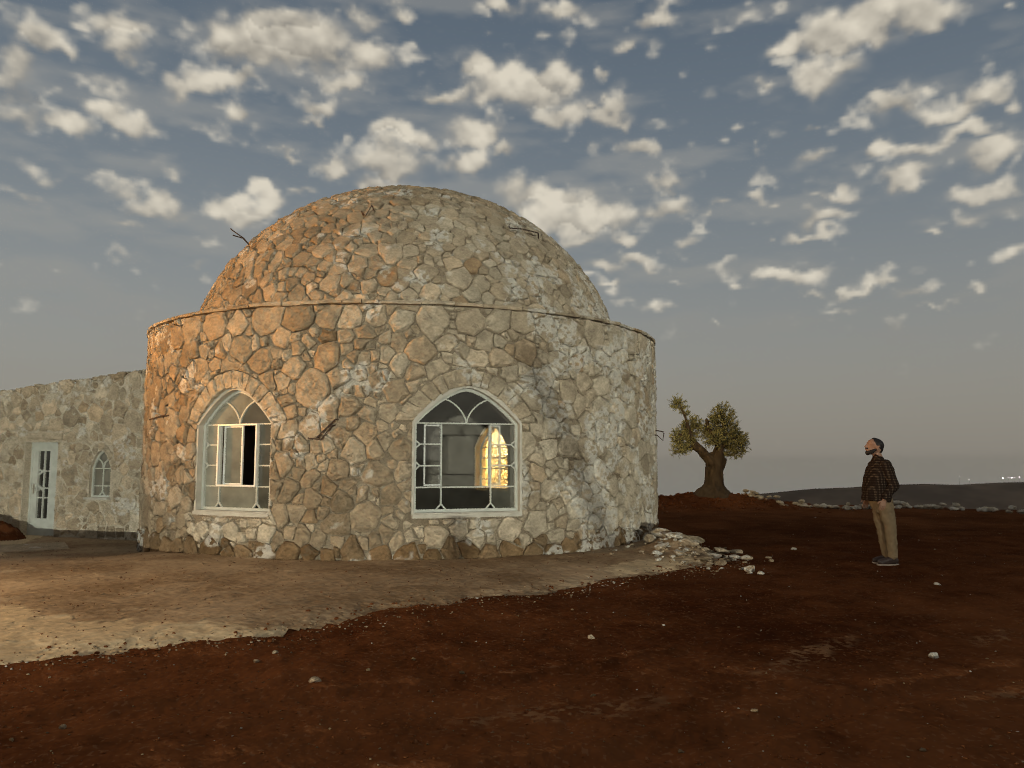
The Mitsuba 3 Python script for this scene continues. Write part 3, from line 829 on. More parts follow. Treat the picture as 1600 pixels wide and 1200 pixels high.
# ------------------------------------------------------------------ the lower wing at the left: (s, z) on its front, s to the left
WA, WE, WN = np.array([-7.2, 15.2]), np.array([-0.94616, 0.32369]), np.array([-0.32369, -0.94616])
WM = np.eye(4)
WM[:3, 0], WM[:3, 1], WM[:3, 2], WM[:3, 3] = [-WE[0], -WE[1], 0], [0, 0, 1], [WN[0], WN[1], 0], [WA[0], WA[1], 0]     # x = -s


def wing_top(s):
    return 3.245 - 0.078 * s + 0.05 * (nnoise(np.array([s * 1.7, 2.0, 0.0]), 2) - 0.5)


annex = thing('stone_wing', 'low rubble stone wing with a white door, joined to the left of the domed building', 'building')
DOOR = box(-3.29, -0.22, -2.37, 1.785)
SMALL = dict(w=0.55, z0=0.665, zs=1.24, rise=0.36)
SC = -1.205
hole_s = affinity.translate(arch(**SMALL), SC, 0)
body = m3.Manifold.hull_points(np.array([(x, z, d) for x, z in ((0.35, -0.6), (0.35, 3.17), (-9.0, -0.6), (-9.0, 2.45)) for d in (-4.2, -0.04)]))
hollow = m3.Manifold.hull_points(np.array([(x, z, d) for x, z in ((-0.3, -0.15), (-0.3, 2.75), (-8.5, -0.15), (-8.5, 2.2)) for d in (-3.8, -0.45)]))
body = body - hollow - man(extrude(DOOR, 1.0, -0.8)) - man(extrude(hole_s, 1.0, -0.8))
put(f'{annex}__wall', placed(tri(body), WM), 'grout')


def wing_stones():
    r = np.random.default_rng(31)
    holes = unary_union([DOOR.buffer(0.01), hole_s.buffer(0.01), affinity.translate(box(-0.33, 0.58, 0.33, 0.66), SC, 0)])
    band = affinity.translate(arch(**SMALL, grow=0.17).difference(arch(**SMALL, grow=0.01)), SC, 0)
    ring = []
    for k in range(11):
        a0, a1 = math.radians(-10 + k * 18.2), math.radians(-10 + (k + 1) * 18.2)
        v = band.intersection(box(-9, 1.2, 9, 9)).intersection(Polygon([(SC, 1.15), (SC + 2 * math.cos(a0), 1.15 + 2 * math.sin(a0)), (SC + 2 * math.cos(a1), 1.15 + 2 * math.sin(a1))]))
        if v.geom_type == 'Polygon' and not v.is_empty:
            ring.append(v)
    dark = [box(-1.20, -0.13, -0.99, 0.10), box(-0.97, -0.12, -0.73, 0.11), box(-0.71, -0.12, -0.50, 0.09)]
    pale = [box(-1.05, -0.24, -0.45, -0.14), box(-1.62, -0.24, -1.35, -0.15), box(-2.05, -0.24, -1.72, -0.14)]
    lintel = [box(-3.5, 1.80, -2.25, 2.0)]
    holes = unary_union([holes, band.intersection(box(-9, 1.2, 9, 9))] + [q.buffer(0.004) for q in dark + pale + lintel])
    sample = lambda n: np.stack([r.uniform(-8.8, 0.5, n), r.uniform(-0.35, 3.3, n)], 1)
    pts, rad = pack(sample, [(0.25, 0.12, 120), (0.19, 0.15, 900), (0.14, 0.18, 2600), (0.10, 0.2, 4000), (0.06, 0.3, 7000)], r)
    tree = cKDTree(pts)
    polys = [(p, 'd') for p in dark] + [(p, 'p') for p in pale] + [(p, 'r') for p in ring] + [(p, 'l') for p in lintel]
    for i, q in enumerate(pts):
        j = np.array([k for k in tree.query(q, 26)[1] if k != i])
        c = cell(pts[j] - q, 0.8 * rad[i], 0.8 * rad[j], rad[i] * 1.9, skew(i, j))
        if c is None or len(c) < 3:
            continue
        cap = Polygon([(0.5, -0.4), (0.5, 3.2)] + [(-s, wing_top(s)) for s in np.linspace(0, 9, 60)] + [(-9, -0.4)])
        p = Polygon(c + q).intersection(cap).difference(holes)
        for g in getattr(p, 'geoms', [p]):
            if g.geom_type == 'Polygon' and g.area > 0.002:
                polys.append((g, 's'))
    out = []
    for p, kind in polys:
        c = dress(p, r.uniform(0.016, 0.032), 0.035, r, 0.012)
        if c is None:
            continue
        h = r.uniform(-0.012, 0.026) if kind == 's' else 0.012
        v, f = stone(c, h + 0.008, r, bevel=r.uniform(0.02, 0.045), rough=0.009, tilt=0.06)
        tone, warm = np.clip(r.normal(0.56, 0.13), 0.1, 1), np.clip(r.normal(0.14, 0.10), 0, 0.5)
        if kind == 'd':
            tone, warm = r.uniform(0.16, 0.26), 0.05
        elif kind in 'pl':
            tone, warm = r.uniform(0.62, 0.8), 0.08
        elif r.random() < 0.12:
            tone = r.uniform(0.8, 1)
        w = np.c_[v[:, 0], v[:, 1], v[:, 2] - 0.03, np.ones(len(v))] @ WM.T
        out.append((w[:, :3], f, tone, warm))
    # stones lying along the top edge of the wall
    s = 0.0
    k = 0
    while s < 8.8:
        m = rock(r.uniform(0.06, 0.13), 300 + k, r.uniform(0.03, 0.05), 1)
        m = spin(m, r.uniform(0, 3), (0, 0, 0))
        w = np.array([-s, wing_top(s) - 0.02 + r.uniform(-0.03, 0.02), -0.14 + r.uniform(-0.08, 0.06), 1]) @ WM.T
        out.append((m.vertices + w[:3], m.faces, np.clip(r.normal(0.58, 0.12), 0, 1), 0.1))
        s += r.uniform(0.13, 0.26)
        k += 1
    return out


lay(f'{annex}__wall', wing_stones())
roof = m3.Manifold.hull_points(np.array([(x, z, d) for x, z in ((0.35, 3.12), (0.35, 3.19), (-9.0, 2.40), (-9.0, 2.47)) for d in (-4.2, -0.12)]))
put(f'{annex}__roof', placed(tri(roof), WM), 'grout')

# its small window
m = WM @ np.array([[1, 0, 0, SC], [0, 1, 0, 0], [0, 0, 1, -0.13], [0, 0, 0, 1.0]])
shape = arch(**SMALL)
k = put(f'{annex}__window', placed(extrude(shape.difference(shape.buffer(-0.035, join_style='mitre')), 0.05, -0.025), m), 'white_paint', label='small pointed white window right of the door')
clip, taken, cuts = shape.buffer(-0.032, join_style='mitre'), [], []
for q in ([(0, 0.89), (0, 1.24)], [(-0.3, 0.89), (0.3, 0.89)], [(-0.3, 1.24), (0.3, 1.24)], [(0, 1.24), (0.04, 1.36), (0.16, 1.46)], [(0, 1.24), (-0.04, 1.36), (-0.16, 1.46)], [(0, 0.78), (0, 0.89)], [(0, 0.78), (0.1, 0.66)], [(0, 0.78), (-0.1, 0.66)]):
    b = LineString(q).buffer(0.011, cap_style='flat').intersection(clip)
    cuts.append(LineString(q).buffer(0.008, cap_style='flat'))
    put(f'{k}__glazing_bar', placed(extrude(b, 0.026 + 0.002 * (len(taken) % 4), -0.014 + 0.001 * (len(taken) % 5)), m), 'white_paint')
    taken.append(b)
for g in clip.difference(unary_union(cuts)).geoms:
    if g.area > 0.002:
        v, f = trimesh.creation.triangulate_polygon(g, engine='earcut')
        put(f'{k}__pane', placed(tm(np.c_[v, np.zeros(len(v))], f), m), 'dusty_glass')
put(f'{k}__sill', placed(tri(m3.Manifold.cube([0.62, 0.05, 0.2], True).translate([0, 0.64, 0.08])), m), 'limewash')

# its door: frame, leaf with two glazed columns, handle
m = WM @ np.array([[1, 0, 0, 0], [0, 1, 0, 0], [0, 0, 1, -0.235], [0, 0, 0, 1.0]])
leaf = DOOR.buffer(-0.045, join_style='mitre')
glass_ = box(-3.10, 0.19, -2.78, 1.60)
k = put(f'{annex}__door', placed(extrude(leaf.difference(glass_), 0.05, -0.03), m), 'white_paint', label='narrow white door with two tall glazed columns')
put(f'{k}__frame', placed(extrude(DOOR.difference(leaf), 0.09, -0.05), m), 'white_paint')
taken = []
xm = -2.94
for q in ([(xm, 0.19), (xm, 1.60)], [(-3.11, 0.62), (-2.77, 0.62)], [(xm, 1.18), (-2.77, 1.18)], [(xm, 0.82), (-2.77, 0.82)], [(-3.11, 1.23), (xm - 0.05, 1.16), (xm, 1.22)], [(-3.11, 1.09), (xm - 0.05, 1.16)], [(-3.11, 0.89), (xm - 0.05, 0.82), (xm, 0.76)], [(-3.11, 0.75), (xm - 0.05, 0.82)]):
    b = LineString(q).buffer(0.014, cap_style='flat').intersection(glass_)
    put(f'{k}__glazing_bar', placed(extrude(b, 0.03 + 0.002 * (len(taken) % 4), -0.02 + 0.001 * (len(taken) % 5)), m), 'white_paint')
    taken.append(b)
v, f = trimesh.creation.triangulate_polygon(glass_, engine='earcut')
put(f'{k}__pane', placed(tm(np.c_[v, np.full(len(v), -0.022)], f), m), 'clean_glass')
put(f'{k}__handle', placed(cat([tube([(-3.18, 0.82, 0.02), (-3.18, 0.82, 0.075)], 0.012), tube([(-3.18, 0.82, 0.07), (-3.09, 0.82, 0.07)], 0.011), trimesh.creation.box((0.045, 0.2, 0.012), trimesh.transformations.translation_matrix((-3.18, 0.80, 0.026)))]), m), 'chrome', smooth=40)

# ------------------------------------------------------------------ iron rods left sticking out of the masonry
def on_drum(th, z, h):
    a = math.radians(th)
    return np.array([CX + (RAD + h) * math.sin(a), CY - (RAD + h) * math.cos(a), z])


rods = [[on_drum(-4.6, 1.98, -0.1), on_drum(-4.7, 1.97, 0.05), on_drum(-7.5, 1.72, 0.10), on_drum(-7.6, 1.715, -0.08)], [on_drum(-5.1, 1.90, -0.1), on_drum(-5.3, 1.88, 0.06), on_drum(-6.7, 1.69, 0.12), on_drum(-8.9, 1.71, 0.10)],
        [on_drum(-42, 2.10, -0.05), on_drum(-44, 2.095, 0.06), on_drum(-51, 2.06, 0.05)],
        [(2.45, 14.2, 1.955), (2.64, 14.0, 1.945), (2.765, 14.0, 1.92)], [(2.45, 14.2, 1.90), (2.64, 14.0, 1.86), (2.745, 14.0, 1.765), (2.76, 13.98, 1.90)],
        [(-4.75, 13.6, 5.28), (-4.83, 13.5, 5.385), (-5.00, 13.4, 5.50), (-5.03, 13.38, 5.53)], [(-4.75, 13.6, 5.28), (-4.84, 13.48, 5.38), (-4.99, 13.40, 5.41)],
        [(-0.05, 12.74, 5.40), (-0.04, 12.58, 5.29), (0.20, 12.78, 5.33), (0.46, 13.10, 5.36), (0.47, 13.3, 5.30)],
        [(-2.44, 12.3, 5.42), (-2.43, 12.06, 5.40), (-2.34, 11.96, 5.30), (-2.27, 12.1, 5.52), (-2.27, 12.3, 5.50)]]
for q in rods:
    put(f'{building}__iron_rod', tube(q, 0.011, 6), 'rust_iron', smooth=50)

# ------------------------------------------------------------------ the olive tree on its mound
tree_ = thing('olive_tree', 'old olive tree with a thick gnarled trunk on a red earth mound', 'tree')


def olive():
    r = np.random.default_rng(3)
    X = lambda px: (px - 800) / 50.0
    Z = lambda py: 1.42 + (718 - py) / 50.0
    limbs = [[(1111, 790, .70), (1112, 776, .47), (1113, 762, .31), (1114, 745, .27), (1114, 728, .27), (1114, 718, .26)],
             [(1110, 724, .20), (1100, 712, .15), (1090, 702, .125), (1082, 692, .11), (1076, 676, .075), (1074, 660, .05), (1068, 645, .035), (1062, 634, .025)],
             [(1117, 724, .21), (1119, 708, .16), (1123, 694, .12), (1129, 678, .085), (1131, 660, .055), (1126, 645, .03)],
             [(1124, 728, .13), (1131, 719, .09), (1128, 714, .06)], [(1121, 700, .10), (1136, 690, .07), (1150, 684, .045), (1158, 678, .02)],
             [(1123, 694, .09), (1113, 682, .06), (1106, 668, .04), (1104, 655, .02)], [(1090, 702, .08), (1076, 700, .05), (1062, 703, .025)], [(1082, 692, .07), (1070, 684, .045), (1058, 678, .02)]]
    parts, lines = [], []
    for q in limbs:
        y = 24.0 + np.cumsum(r.normal(0, 0.05, len(q))) * (0 if q is limbs[0] else 1)
        p = [np.array([X(a), yy, Z(b)]) for (a, b, c), yy in zip(q, y)]
        lines.append((p, [c for *_, c in q]))
        for i in range(len(q) - 1):
            parts.append(capsule(p[i], p[i + 1], q[i][2], q[i + 1][2], 16))
    base = np.array([X(1111), 24.0, Z(786)])
    for k in range(7):                      # root flare
        a = k * 0.9 + 0.3
        parts.append(capsule(base + [0, 0, 0.42], base + [0.72 * math.cos(a), 0.5 * math.sin(a), -0.08], 0.24, 0.12, 14))
    b = m3.Manifold.batch_boolean(parts, m3.OpType.Add).refine_to_length(0.07)
    m = tri(b)
    m.merge_vertices()
    trimesh.smoothing.filter_taubin(m, iterations=8)
    n = m.vertex_normals
    v = m.vertices
    ang = np.arctan2(v[:, 1] - 24, v[:, 0] - base[0])
    m.vertices = v + n * (0.10 * (nfbm(np.c_[v[:, 0] * 5, v[:, 1] * 5, v[:, 2] * 1.4], 3, 4) - 0.5) + 0.05 * (nfbm(v * [16, 16, 5], 3, 6) - 0.5))[:, None] * np.clip(1.8 - v[:, 2] * 0.3, 0.4, 1.3)[:, None]
    return m, lines


bark_mesh, limb_lines = olive()
put(f'{tree_}__trunk', bark_mesh, 'bark', smooth=True)


def olive_crown():
    r = np.random.default_rng(17)
    # clumps: centre (pixel columns and rows at the tree's distance), radii in metres, twigs
    clumps = [(1130, 672, .66, .60, .66, 190), (1150, 688, .42, .40, .38, 90), (1114, 668, .40, .40, .44, 70), (1126, 646, .34, .34, .26, 40), (1116, 688, .40, .42, .25, 60), (1080, 672, .40, .40, .42, 95), (1068, 690, .38, .36, .28, 80), (1062, 704, .30, .30, .16, 34),
              (1088, 662, .24, .30, .22, 18), (1060, 633, .25, .25, .22, 36), (1071, 648, .10, .13, .20, 9), (1142, 706, .36, .36, .20, 34), (1160, 694, .16, .2, .26, 22), (1055, 680, .14, .16, .20, 16)]
    V, F, U, twigs = [], [], [], []
    for px, py, rx, ry, rz, n in clumps:
        c = np.array([(px - 800) / 50.0, 24.0 + r.normal(0, 0.12), 1.42 + (718 - py) / 50.0])
        for _ in range(int(n * 1.6)):
            d = r.normal(size=3)
            d /= np.linalg.norm(d)
            q = c + d * r.uniform(0.25, 1.0) ** 0.6 * np.array([rx, ry, rz]) * 0.88 * (0.78 + 0.5 * nnoise(d * 2.5 + px, 1))
            up = d + [0, 0, 0.35] + r.normal(0, 0.35, 3)
            up /= np.linalg.norm(up)
            L = r.uniform(0.12, 0.30)
            twigs.append((q - up * L * 0.5, q + up * L * 0.6))
            tone = np.clip(r.normal(0.5, 0.25), 0, 1)
            for k in range(r.integers(9, 15)):
                s = r.uniform(-0.4, 0.6)
                o = q + up * L * s
                g = up * 0.6 + r.normal(0, 0.6, 3)
                g /= np.linalg.norm(g)
                w = np.cross(g, r.normal(size=3))
                w /= np.linalg.norm(w)
                l, b = r.uniform(0.06, 0.10), r.uniform(0.010, 0.017)
                i = len(V)
                V += [o, o + g * l * 0.45 + w * b, o + g * l, o + g * l * 0.45 - w * b]
                F += [(i, i + 1, i + 2), (i, i + 2, i + 3)]
                U += [(np.clip(tone + r.normal(0, 0.15), 0, 1), 0)] * 4
    return tm(V, F), np.array(U), twigs


cm, cu, twigs = olive_crown()
put(f'{tree_}__crown', cm, 'olive_leaf', uv=cu)
put(f'{tree_}__twigs', cat([tube([a, b], [0.007, 0.003], 3) for a, b in twigs]), 'bark', kind='stuff')

# ------------------------------------------------------------------ the man looking up
man_ = thing('person', 'bearded man in dark plaid jacket and tan trousers, looking up at the dome', 'person')


def person():
    ox, oy = 5.04, 10.62
    oz = float(ground_z(np.array([ox]), np.array([oy]))[0])
    tilt = math.radians(17)
    HC = np.array([-0.05, 0, 1.575])

    def head(q):
        x, y, z = q
        return HC + np.array([x * math.cos(tilt) + z * math.sin(tilt), y, -x * math.sin(tilt) + z * math.cos(tilt)])
    B = []

    def bone(a, b, ra, rb, n=16):
        B.append(capsule(a, b, ra, rb, n))

    def hb(pts):
        B.append(m3.Manifold.batch_hull([m3.Manifold.sphere(r, 18).translate([float(c) for c in head(q)]) for q, r in pts]))
    # head: skull, face, nose, jaw, ears
    hb([((0.02, 0, 0.03), .088), ((-0.03, 0, 0.045), .074), ((0.035, 0, 0.0), .078)])
    hb([((-0.045, 0, 0.02), .058), ((-0.060, 0.0, -0.075), .034), ((0.0, 0, -0.04), .062)])
    hb([((-0.096, 0, 0.025), .011), ((-0.121, 0, -0.018), .012), ((-0.09, 0, -0.02), .018)])
    hb([((-0.092, 0.022, 0.04), .014), ((-0.092, -0.022, 0.04), .014)])
    hb([((-0.094, 0.012, -0.052), .011), ((-0.094, -0.012, -0.052), .011)])
    for s in (-1, 1):
        hb([((0.012, 0.078 * s, 0.018), .013), ((0.022, 0.086 * s, 0.03), .010), ((0.012, 0.080 * s, -0.018), .009)])
    bone((0.01, 0, 1.40), (-0.025, 0, 1.53), .062, .056)
    bone((0.0, 0, 1.20), (0.0, 0, 1.34), .105, .085)
    bone((0.01, 0, 0.93), (0.0, 0, 1.20), .115, .105)
    arms = {}
    for s in (-1, 1):
        sh, el, wr = np.array([0.02, 0.185 * s, 1.345]), np.array([0.075, 0.255 * s, 1.07]), np.array([-0.055, 0.245 * s, 0.885])
        arms[s] = (sh, el, wr)
        bone((0.0, 0, 1.34), sh, .058, .050)
        bone(sh, el, .046, .040)
        bone(el, wr, .041, .029)
        bone((0.02, 0.08 * s, 0.92), (0.065, 0.085 * s, 0.50), .088, .058)
        bone((0.065, 0.085 * s, 0.50), (0.10, 0.085 * s, 0.10), .054, .037)
        bone((0.10, 0.085 * s, 0.06), (-0.06, 0.095 * s, 0.035), .036, .028)
        # hand: palm, four bent fingers, thumb
        d = np.array([-0.35, 0.0, -0.94])
        f = np.array([-0.94, 0.0, 0.35])
        p0, p1 = wr + d * 0.02, wr + d * 0.088
        B.append(m3.Manifold.batch_hull([m3.Manifold.sphere(r_, 12).translate([float(c) for c in q]) for q, r_ in ((p0 + f * .018, .014), (p0 - f * .018, .014), (p1 + f * .032, .012), (p1 - f * .030, .012))]))
        for i, (k, l) in enumerate(((0.030, .036), (0.010, .041), (-0.011, .038), (-0.030, .029))):
            a = p1 + f * k
            q1 = a + d * l
            q2 = q1 + (d * 0.85 - np.array([0, s * 0.5, 0])) * l * 0.75
            bone(a, q1, .0085, .008, 10)
            bone(q1, q2, .008, .0065, 10)
        a = wr + d * 0.035 + f * 0.026
        b = a + (d * 0.55 + f * 0.8) * 0.042
        bone(a, b, .0115, .0095, 10)
        bone(b, b + (d * 0.95 + f * 0.25) * 0.03, .0095, .0075, 10)

    def finish(parts, length, it=6, wrinkle=0.0):
        q = m3.Manifold.batch_boolean(parts, m3.OpType.Add).refine_to_length(length)
        m = tri(q)
        m.merge_vertices()
        trimesh.smoothing.filter_taubin(m, iterations=it)
        if wrinkle:
            v = m.vertices
            m.vertices = v + m.vertex_normals * (wrinkle * (nfbm(v * [11, 11, 17], 3, 9) - 0.5))[:, None]
        m.vertices += [ox, oy, oz]
        return m
    out = {'body': finish(B, 0.012, 4)}
    hull = lambda pts: m3.Manifold.batch_hull([m3.Manifold.sphere(r, 18).translate([float(c) for c in head(q)]) for q, r in pts])
    cap = hull([((0.028, 0, 0.045), .092), ((-0.012, 0, 0.068), .073), ((0.050, 0, -0.005), .070)])
    face_cut = m3.Manifold.cube([0.2, 0.4, 0.4], True).rotate([0, -math.degrees(tilt) * -1, 0]).translate([float(c) for c in head((-0.152, 0, 0.0))])
    low_cut = m3.Manifold.cube([0.16, 0.4, 0.2], True).rotate([0, math.degrees(tilt), 0]).translate([float(c) for c in head((-0.06, 0, -0.098))])
    out['hair'] = finish([cap - face_cut - low_cut], 0.012, 4, 0.006)
    beard = [hull([((-0.066, 0, -0.088), .036), ((-0.03, 0.046, -0.062), .024), ((-0.03, -0.046, -0.062), .024)]), hull([((-0.03, 0.052, -0.055), .022), ((0.004, 0.066, -0.018), .014)]), hull([((-0.03, -0.052, -0.055), .022), ((0.004, -0.066, -0.018), .014)]),
             hull([((-0.098, 0.022, -0.036), .009), ((-0.098, -0.022, -0.036), .009)])]
    out['beard'] = finish(beard, 0.010, 3, 0.008)
    # boxy jacket: rings of (height, centre, half depth, half width), and the sleeves
    rings = [(0.845, -0.05, .196, .225), (0.87, -0.05, .202, .232), (1.00, -0.045, .190, .232), (1.15, -0.035, .172, .225), (1.27, -0.018, .150, .215), (1.35, -0.002, .122, .195), (1.40, 0.004, .092, .135), (1.435, 0.004, .076, .082), (1.468, 0.0, .078, .078)]
    n = 40
    a = np.arange(n) * 2 * np.pi / n
    v = np.vstack([np.stack([c + 0.88 * rx * np.sign(np.cos(a)) * np.abs(np.cos(a)) ** 0.85, 0.94 * ry * np.sign(np.sin(a)) * np.abs(np.sin(a)) ** 0.85, np.full(n, z) - (0.03 * np.cos(a) if z > 1.42 else 0.02 * np.cos(a) if z < 0.9 else 0)], 1) for z, c, rx, ry in rings] + [[[-0.05, 0, 0.845]], [[0.0, 0, 1.455]]])
    f = []
    k = np.arange(n)
    for i in range(len(rings) - 1):
        p, q = i * n + k, i * n + (k + 1) % n
        f += [np.stack([p, q, q + n], 1), np.stack([p, q + n, p + n], 1)]
    e = (len(rings) - 1) * n
    f += [np.stack([(k + 1) % n, k, k * 0 + len(v) - 2], 1), np.stack([e + k, e + (k + 1) % n, k * 0 + len(v) - 1], 1)]
    J = [man(tm(v, np.vstack(f)))]
    for s in (-1, 1):
        sh, el, wr = arms[s]
        J += [capsule(sh + [0, -0.02 * s, -0.01], el, .082, .066, 18), capsule(el, wr + np.array([0.012, 0, 0.03]), .066, .050, 18)]
    out['jacket'] = finish(J, 0.022, 5, 0.022)
    Tt = [capsule((0.0, 0, 0.90), (0.015, 0, 0.80), .150, .138, 20)]
    for s in (-1, 1):
        Tt += [capsule((0.015, 0.085 * s, 0.86), (0.062 - 0.02 * s, 0.088 * s, 0.50), .108, .076, 18), capsule((0.062 - 0.02 * s, 0.088 * s, 0.50), (0.098, 0.088 * s, 0.12), .075, .060, 18)]
    out['trousers'] = finish(Tt, 0.020, 4, 0.034)
    shoes = []
    for s in (-1, 1):
        y = 0.09 * s
        x0 = 0.02 if s > 0 else 0
        up = m3.Manifold.batch_hull([m3.Manifold.sphere(r, 16).translate([x, y, z]) for x, z, r in ((0.135 + x0, .055, .036), (0.10 + x0, .085, .042), (0.02 + x0, .065, .043), (-0.085 + x0, .040, .036), (-0.055 + x0, .034, .040))])
        up = up.trim_by_plane([0, 0, 1], 0.012)
        sole = m3.Manifold.batch_hull([m3.Manifold.cylinder(.022, r, r, 20).translate([x, y, -0.004]) for x, r in ((0.128 + x0, .042), (0.02 + x0, .044), (-0.075 + x0, .050))])
        for nm, q in (('shoe', up), ('sole', sole)):
            shoes.append((nm, finish([q], 0.02, 2)))
    return out, shoes


pm, shoes = person()
for nm, mat in (('body', 'skin'), ('hair', 'dark_hair'), ('beard', 'dark_hair'), ('jacket', 'plaid_cloth'), ('trousers', 'trousers_cloth')):
    put(f'{man_}__{nm}', pm[nm], mat, smooth=True)
last = None
for nm, q in shoes:
    if nm == 'shoe':
        last = put(f'{man_}__shoe', q, 'shoe_leather', smooth=50)
    else:
        put(f'{last}__sole', q, 'shoe_sole', smooth=50)

# ------------------------------------------------------------------ rubble, rocks, grit
def gz(x, y):
    a = float(ground_z(np.array([x]), np.array([y]))[0])
    z, d = apron_z(np.array([x]), np.array([y]))
    return max(a, float(z[0]))


heap = thing('rubble_heap', 'heap of broken pale slabs and stones at the right foot of the domed building', 'rubble')
r = np.random.default_rng(41)
spots = [(2.30, 12.05, .17, .6), (2.55, 12.3, .15, .35), (2.45, 11.7, .16, .45), (2.75, 11.9, .20, .25), (2.95, 12.05, .18, .3), (2.62, 11.45, .14, .5), (2.20, 11.45, .13, .6), (3.05, 11.55, .17, .22), (3.18, 11.85, .13, .5), (2.88, 11.25, .14, .3), (2.35, 10.95, .11, .5), (2.62, 10.75, .13, .3), (2.82, 10.62, .12, .35), (3.0, 10.95, .10, .5), (2.12, 12.0, .14, .7),
         (2.05, 11.1, .10, .6), (2.72, 12.6, .2, .2), (2.5, 12.75, .16, .4), (3.2, 11.25, .09, .5), (2.5, 11.15, .09, .5), (1.98, 10.62, .08, .4), (2.28, 10.45, .07, .5), (2.9, 11.7, .07, .7), (2.66, 12.1, .09, .6)]
for k, (x, y, s, fl) in enumerate(spots):
    m = spin(rock(s, 500 + k, s * min(fl * 0.75, 0.45), 2), r.uniform(0, 6), (x, y, gz(x, y) + s * fl * r.uniform(0.3, 0.8)), r.uniform(-0.4, 0.4))
    put(f'{heap}__stone', m, 'stone_face', uv=np.tile([np.clip(r.normal(0.42, 0.16), 0.12, 1), r.uniform(0.15, 0.35)], (len(m.vertices), 1)))
small = []
for k in range(150):
    x, y = r.normal(2.6, 0.36), r.normal(11.5, 0.62)
    if math.hypot(x - CX, y - CY) < RAD + 0.05:
        continue
    s = r.uniform(0.018, 0.055)
    small.append(spin(rock(s, 700 + k, s * r.uniform(0.4, 0.8), 1), r.uniform(0, 6), (x, y, gz(x, y) + s * 0.2)))
q = cat(small)
put(f'{heap}__chips', q, 'stone_face', uv=np.tile([0.38, 0.3], (len(q.vertices), 1)), kind='stuff')

ROCKS = [((3.04, 9.98), .085, .085, 'pale pointed rock alone on the red earth right of the rubble heap', 0.72), ((3.34, 11.12), .12, .055, 'pale slab-like rock beyond the pointed one, right of the rubble heap', 0.75), ((3.45, 12.0), .19, .05, 'long flat pale slab at the far tip of the rubble heap', 0.78),
         ((0.64, 6.35), .040, .028, 'small pale stone lying alone in the middle of the red yard', 0.7), ((-1.30, 5.2), .072, .026, 'flat pale stone, largest of those in the red yard below the left window', 0.7), ((-1.76, 5.88), .034, .02, 'small stone just outside the pale fill edge, further of a pair', 0.6), ((-1.83, 5.66), .035, .02, 'small stone below the left window, nearer of a pair', 0.6),
         ((-2.40, 4.27), .036, .02, 'small stone alone in the dark lower left of the red yard', 0.45), ((4.87, 8.97), .05, .03, 'small brown stone on the red earth nearer than the man', 0.4), ((4.46, 12.35), .06, .035, 'small stone on the red earth left of the man', 0.5), ((3.0, 5.62), .055, .03, 'brown stone beside the pale dust mark in the lower right yard', 0.42)]
for k, ((x, y), s, h, lab, tone) in enumerate(ROCKS):
    key = thing('loose_rock', lab, 'rock', 'loose rocks on the red yard')
    s, h = s * 0.8, h * 0.85
    m = spin(rock(s, 900 + k, h, 2), k * 1.3, (x, y, gz(x, y) + h * 0.35))
    put(key, m, 'stone_face', uv=np.tile([tone * 0.75, 0.28], (len(m.vertices), 1)), exact=True)


def scatter(n, place, size, seed, flat=(0.5, 0.9)):
    r = np.random.default_rng(seed)
    ico = trimesh.creation.icosphere(subdivisions=0)
    V, F = [], []
    xy = np.array([place(r) for _ in range(n)])
    z = np.maximum(ground_z(xy[:, 0], xy[:, 1]), apron_z(xy[:, 0], xy[:, 1])[0])
    for i in range(n):
        s = size(r, xy[i])
        v = ico.vertices * (1 + r.uniform(-0.35, 0.35, (12, 1))) * s * [r.uniform(0.7, 1.4), r.uniform(0.7, 1.2), r.uniform(*flat)]
        a = r.uniform(0, 6.3)
        v = np.c_[v[:, 0] * math.cos(a) - v[:, 1] * math.sin(a), v[:, 0] * math.sin(a) + v[:, 1] * math.cos(a), v[:, 2]]
        V.append(v + [xy[i, 0], xy[i, 1], z[i] + s * 0.15])
        F.append(ico.faces + 12 * i)
    return tm(np.vstack(V), np.vstack(F))


def in_yard(r):
    y = 3.2 + 18 * r.random() ** 1.7
    return (r.uniform(-0.72, 0.76) * y, y)


def by_edge(r):
    p = AP_LINE[r.integers(0, 150)]
    return (p[0] + r.normal(0.03, 0.16), p[1] + r.normal(-0.08, 0.16))


def off_edge(r):
    p = AP_LINE[r.integers(0, 150)]
    return (p[0] + r.normal(0.12, 0.22), p[1] - abs(r.normal(0, 0.28)) + 0.1)


gravel = scatter(1300, in_yard, lambda r, p: r.uniform(0.003, 0.008) * (1 + (r.random() < 0.03) * 1.6), 5)
put('gravel', cat([gravel, scatter(1100, off_edge, lambda r, p: r.uniform(0.003, 0.012), 15)]), 'stone_face', uv=np.vstack([np.tile([0.12, 0.6], (1300 * 12, 1)), np.tile([0.3, 0.4], (1100 * 12, 1))]), kind='stuff', label='fine pale grit scattered over the red earth yard')
put('soil_clods', cat([scatter(3000, in_yard, lambda r, p: r.uniform(0.004, 0.011), 6), scatter(420, by_edge, lambda r, p: r.uniform(0.006, 0.020), 8), scatter(600, lambda r: (r.uniform(2.8, 9.5), r.normal(23.6, 0.9)), lambda r, p: r.uniform(0.02, 0.07), 9)]), 'red_earth', kind='stuff', label='dark red clods of soil strewn over the yard and along the fill edge')

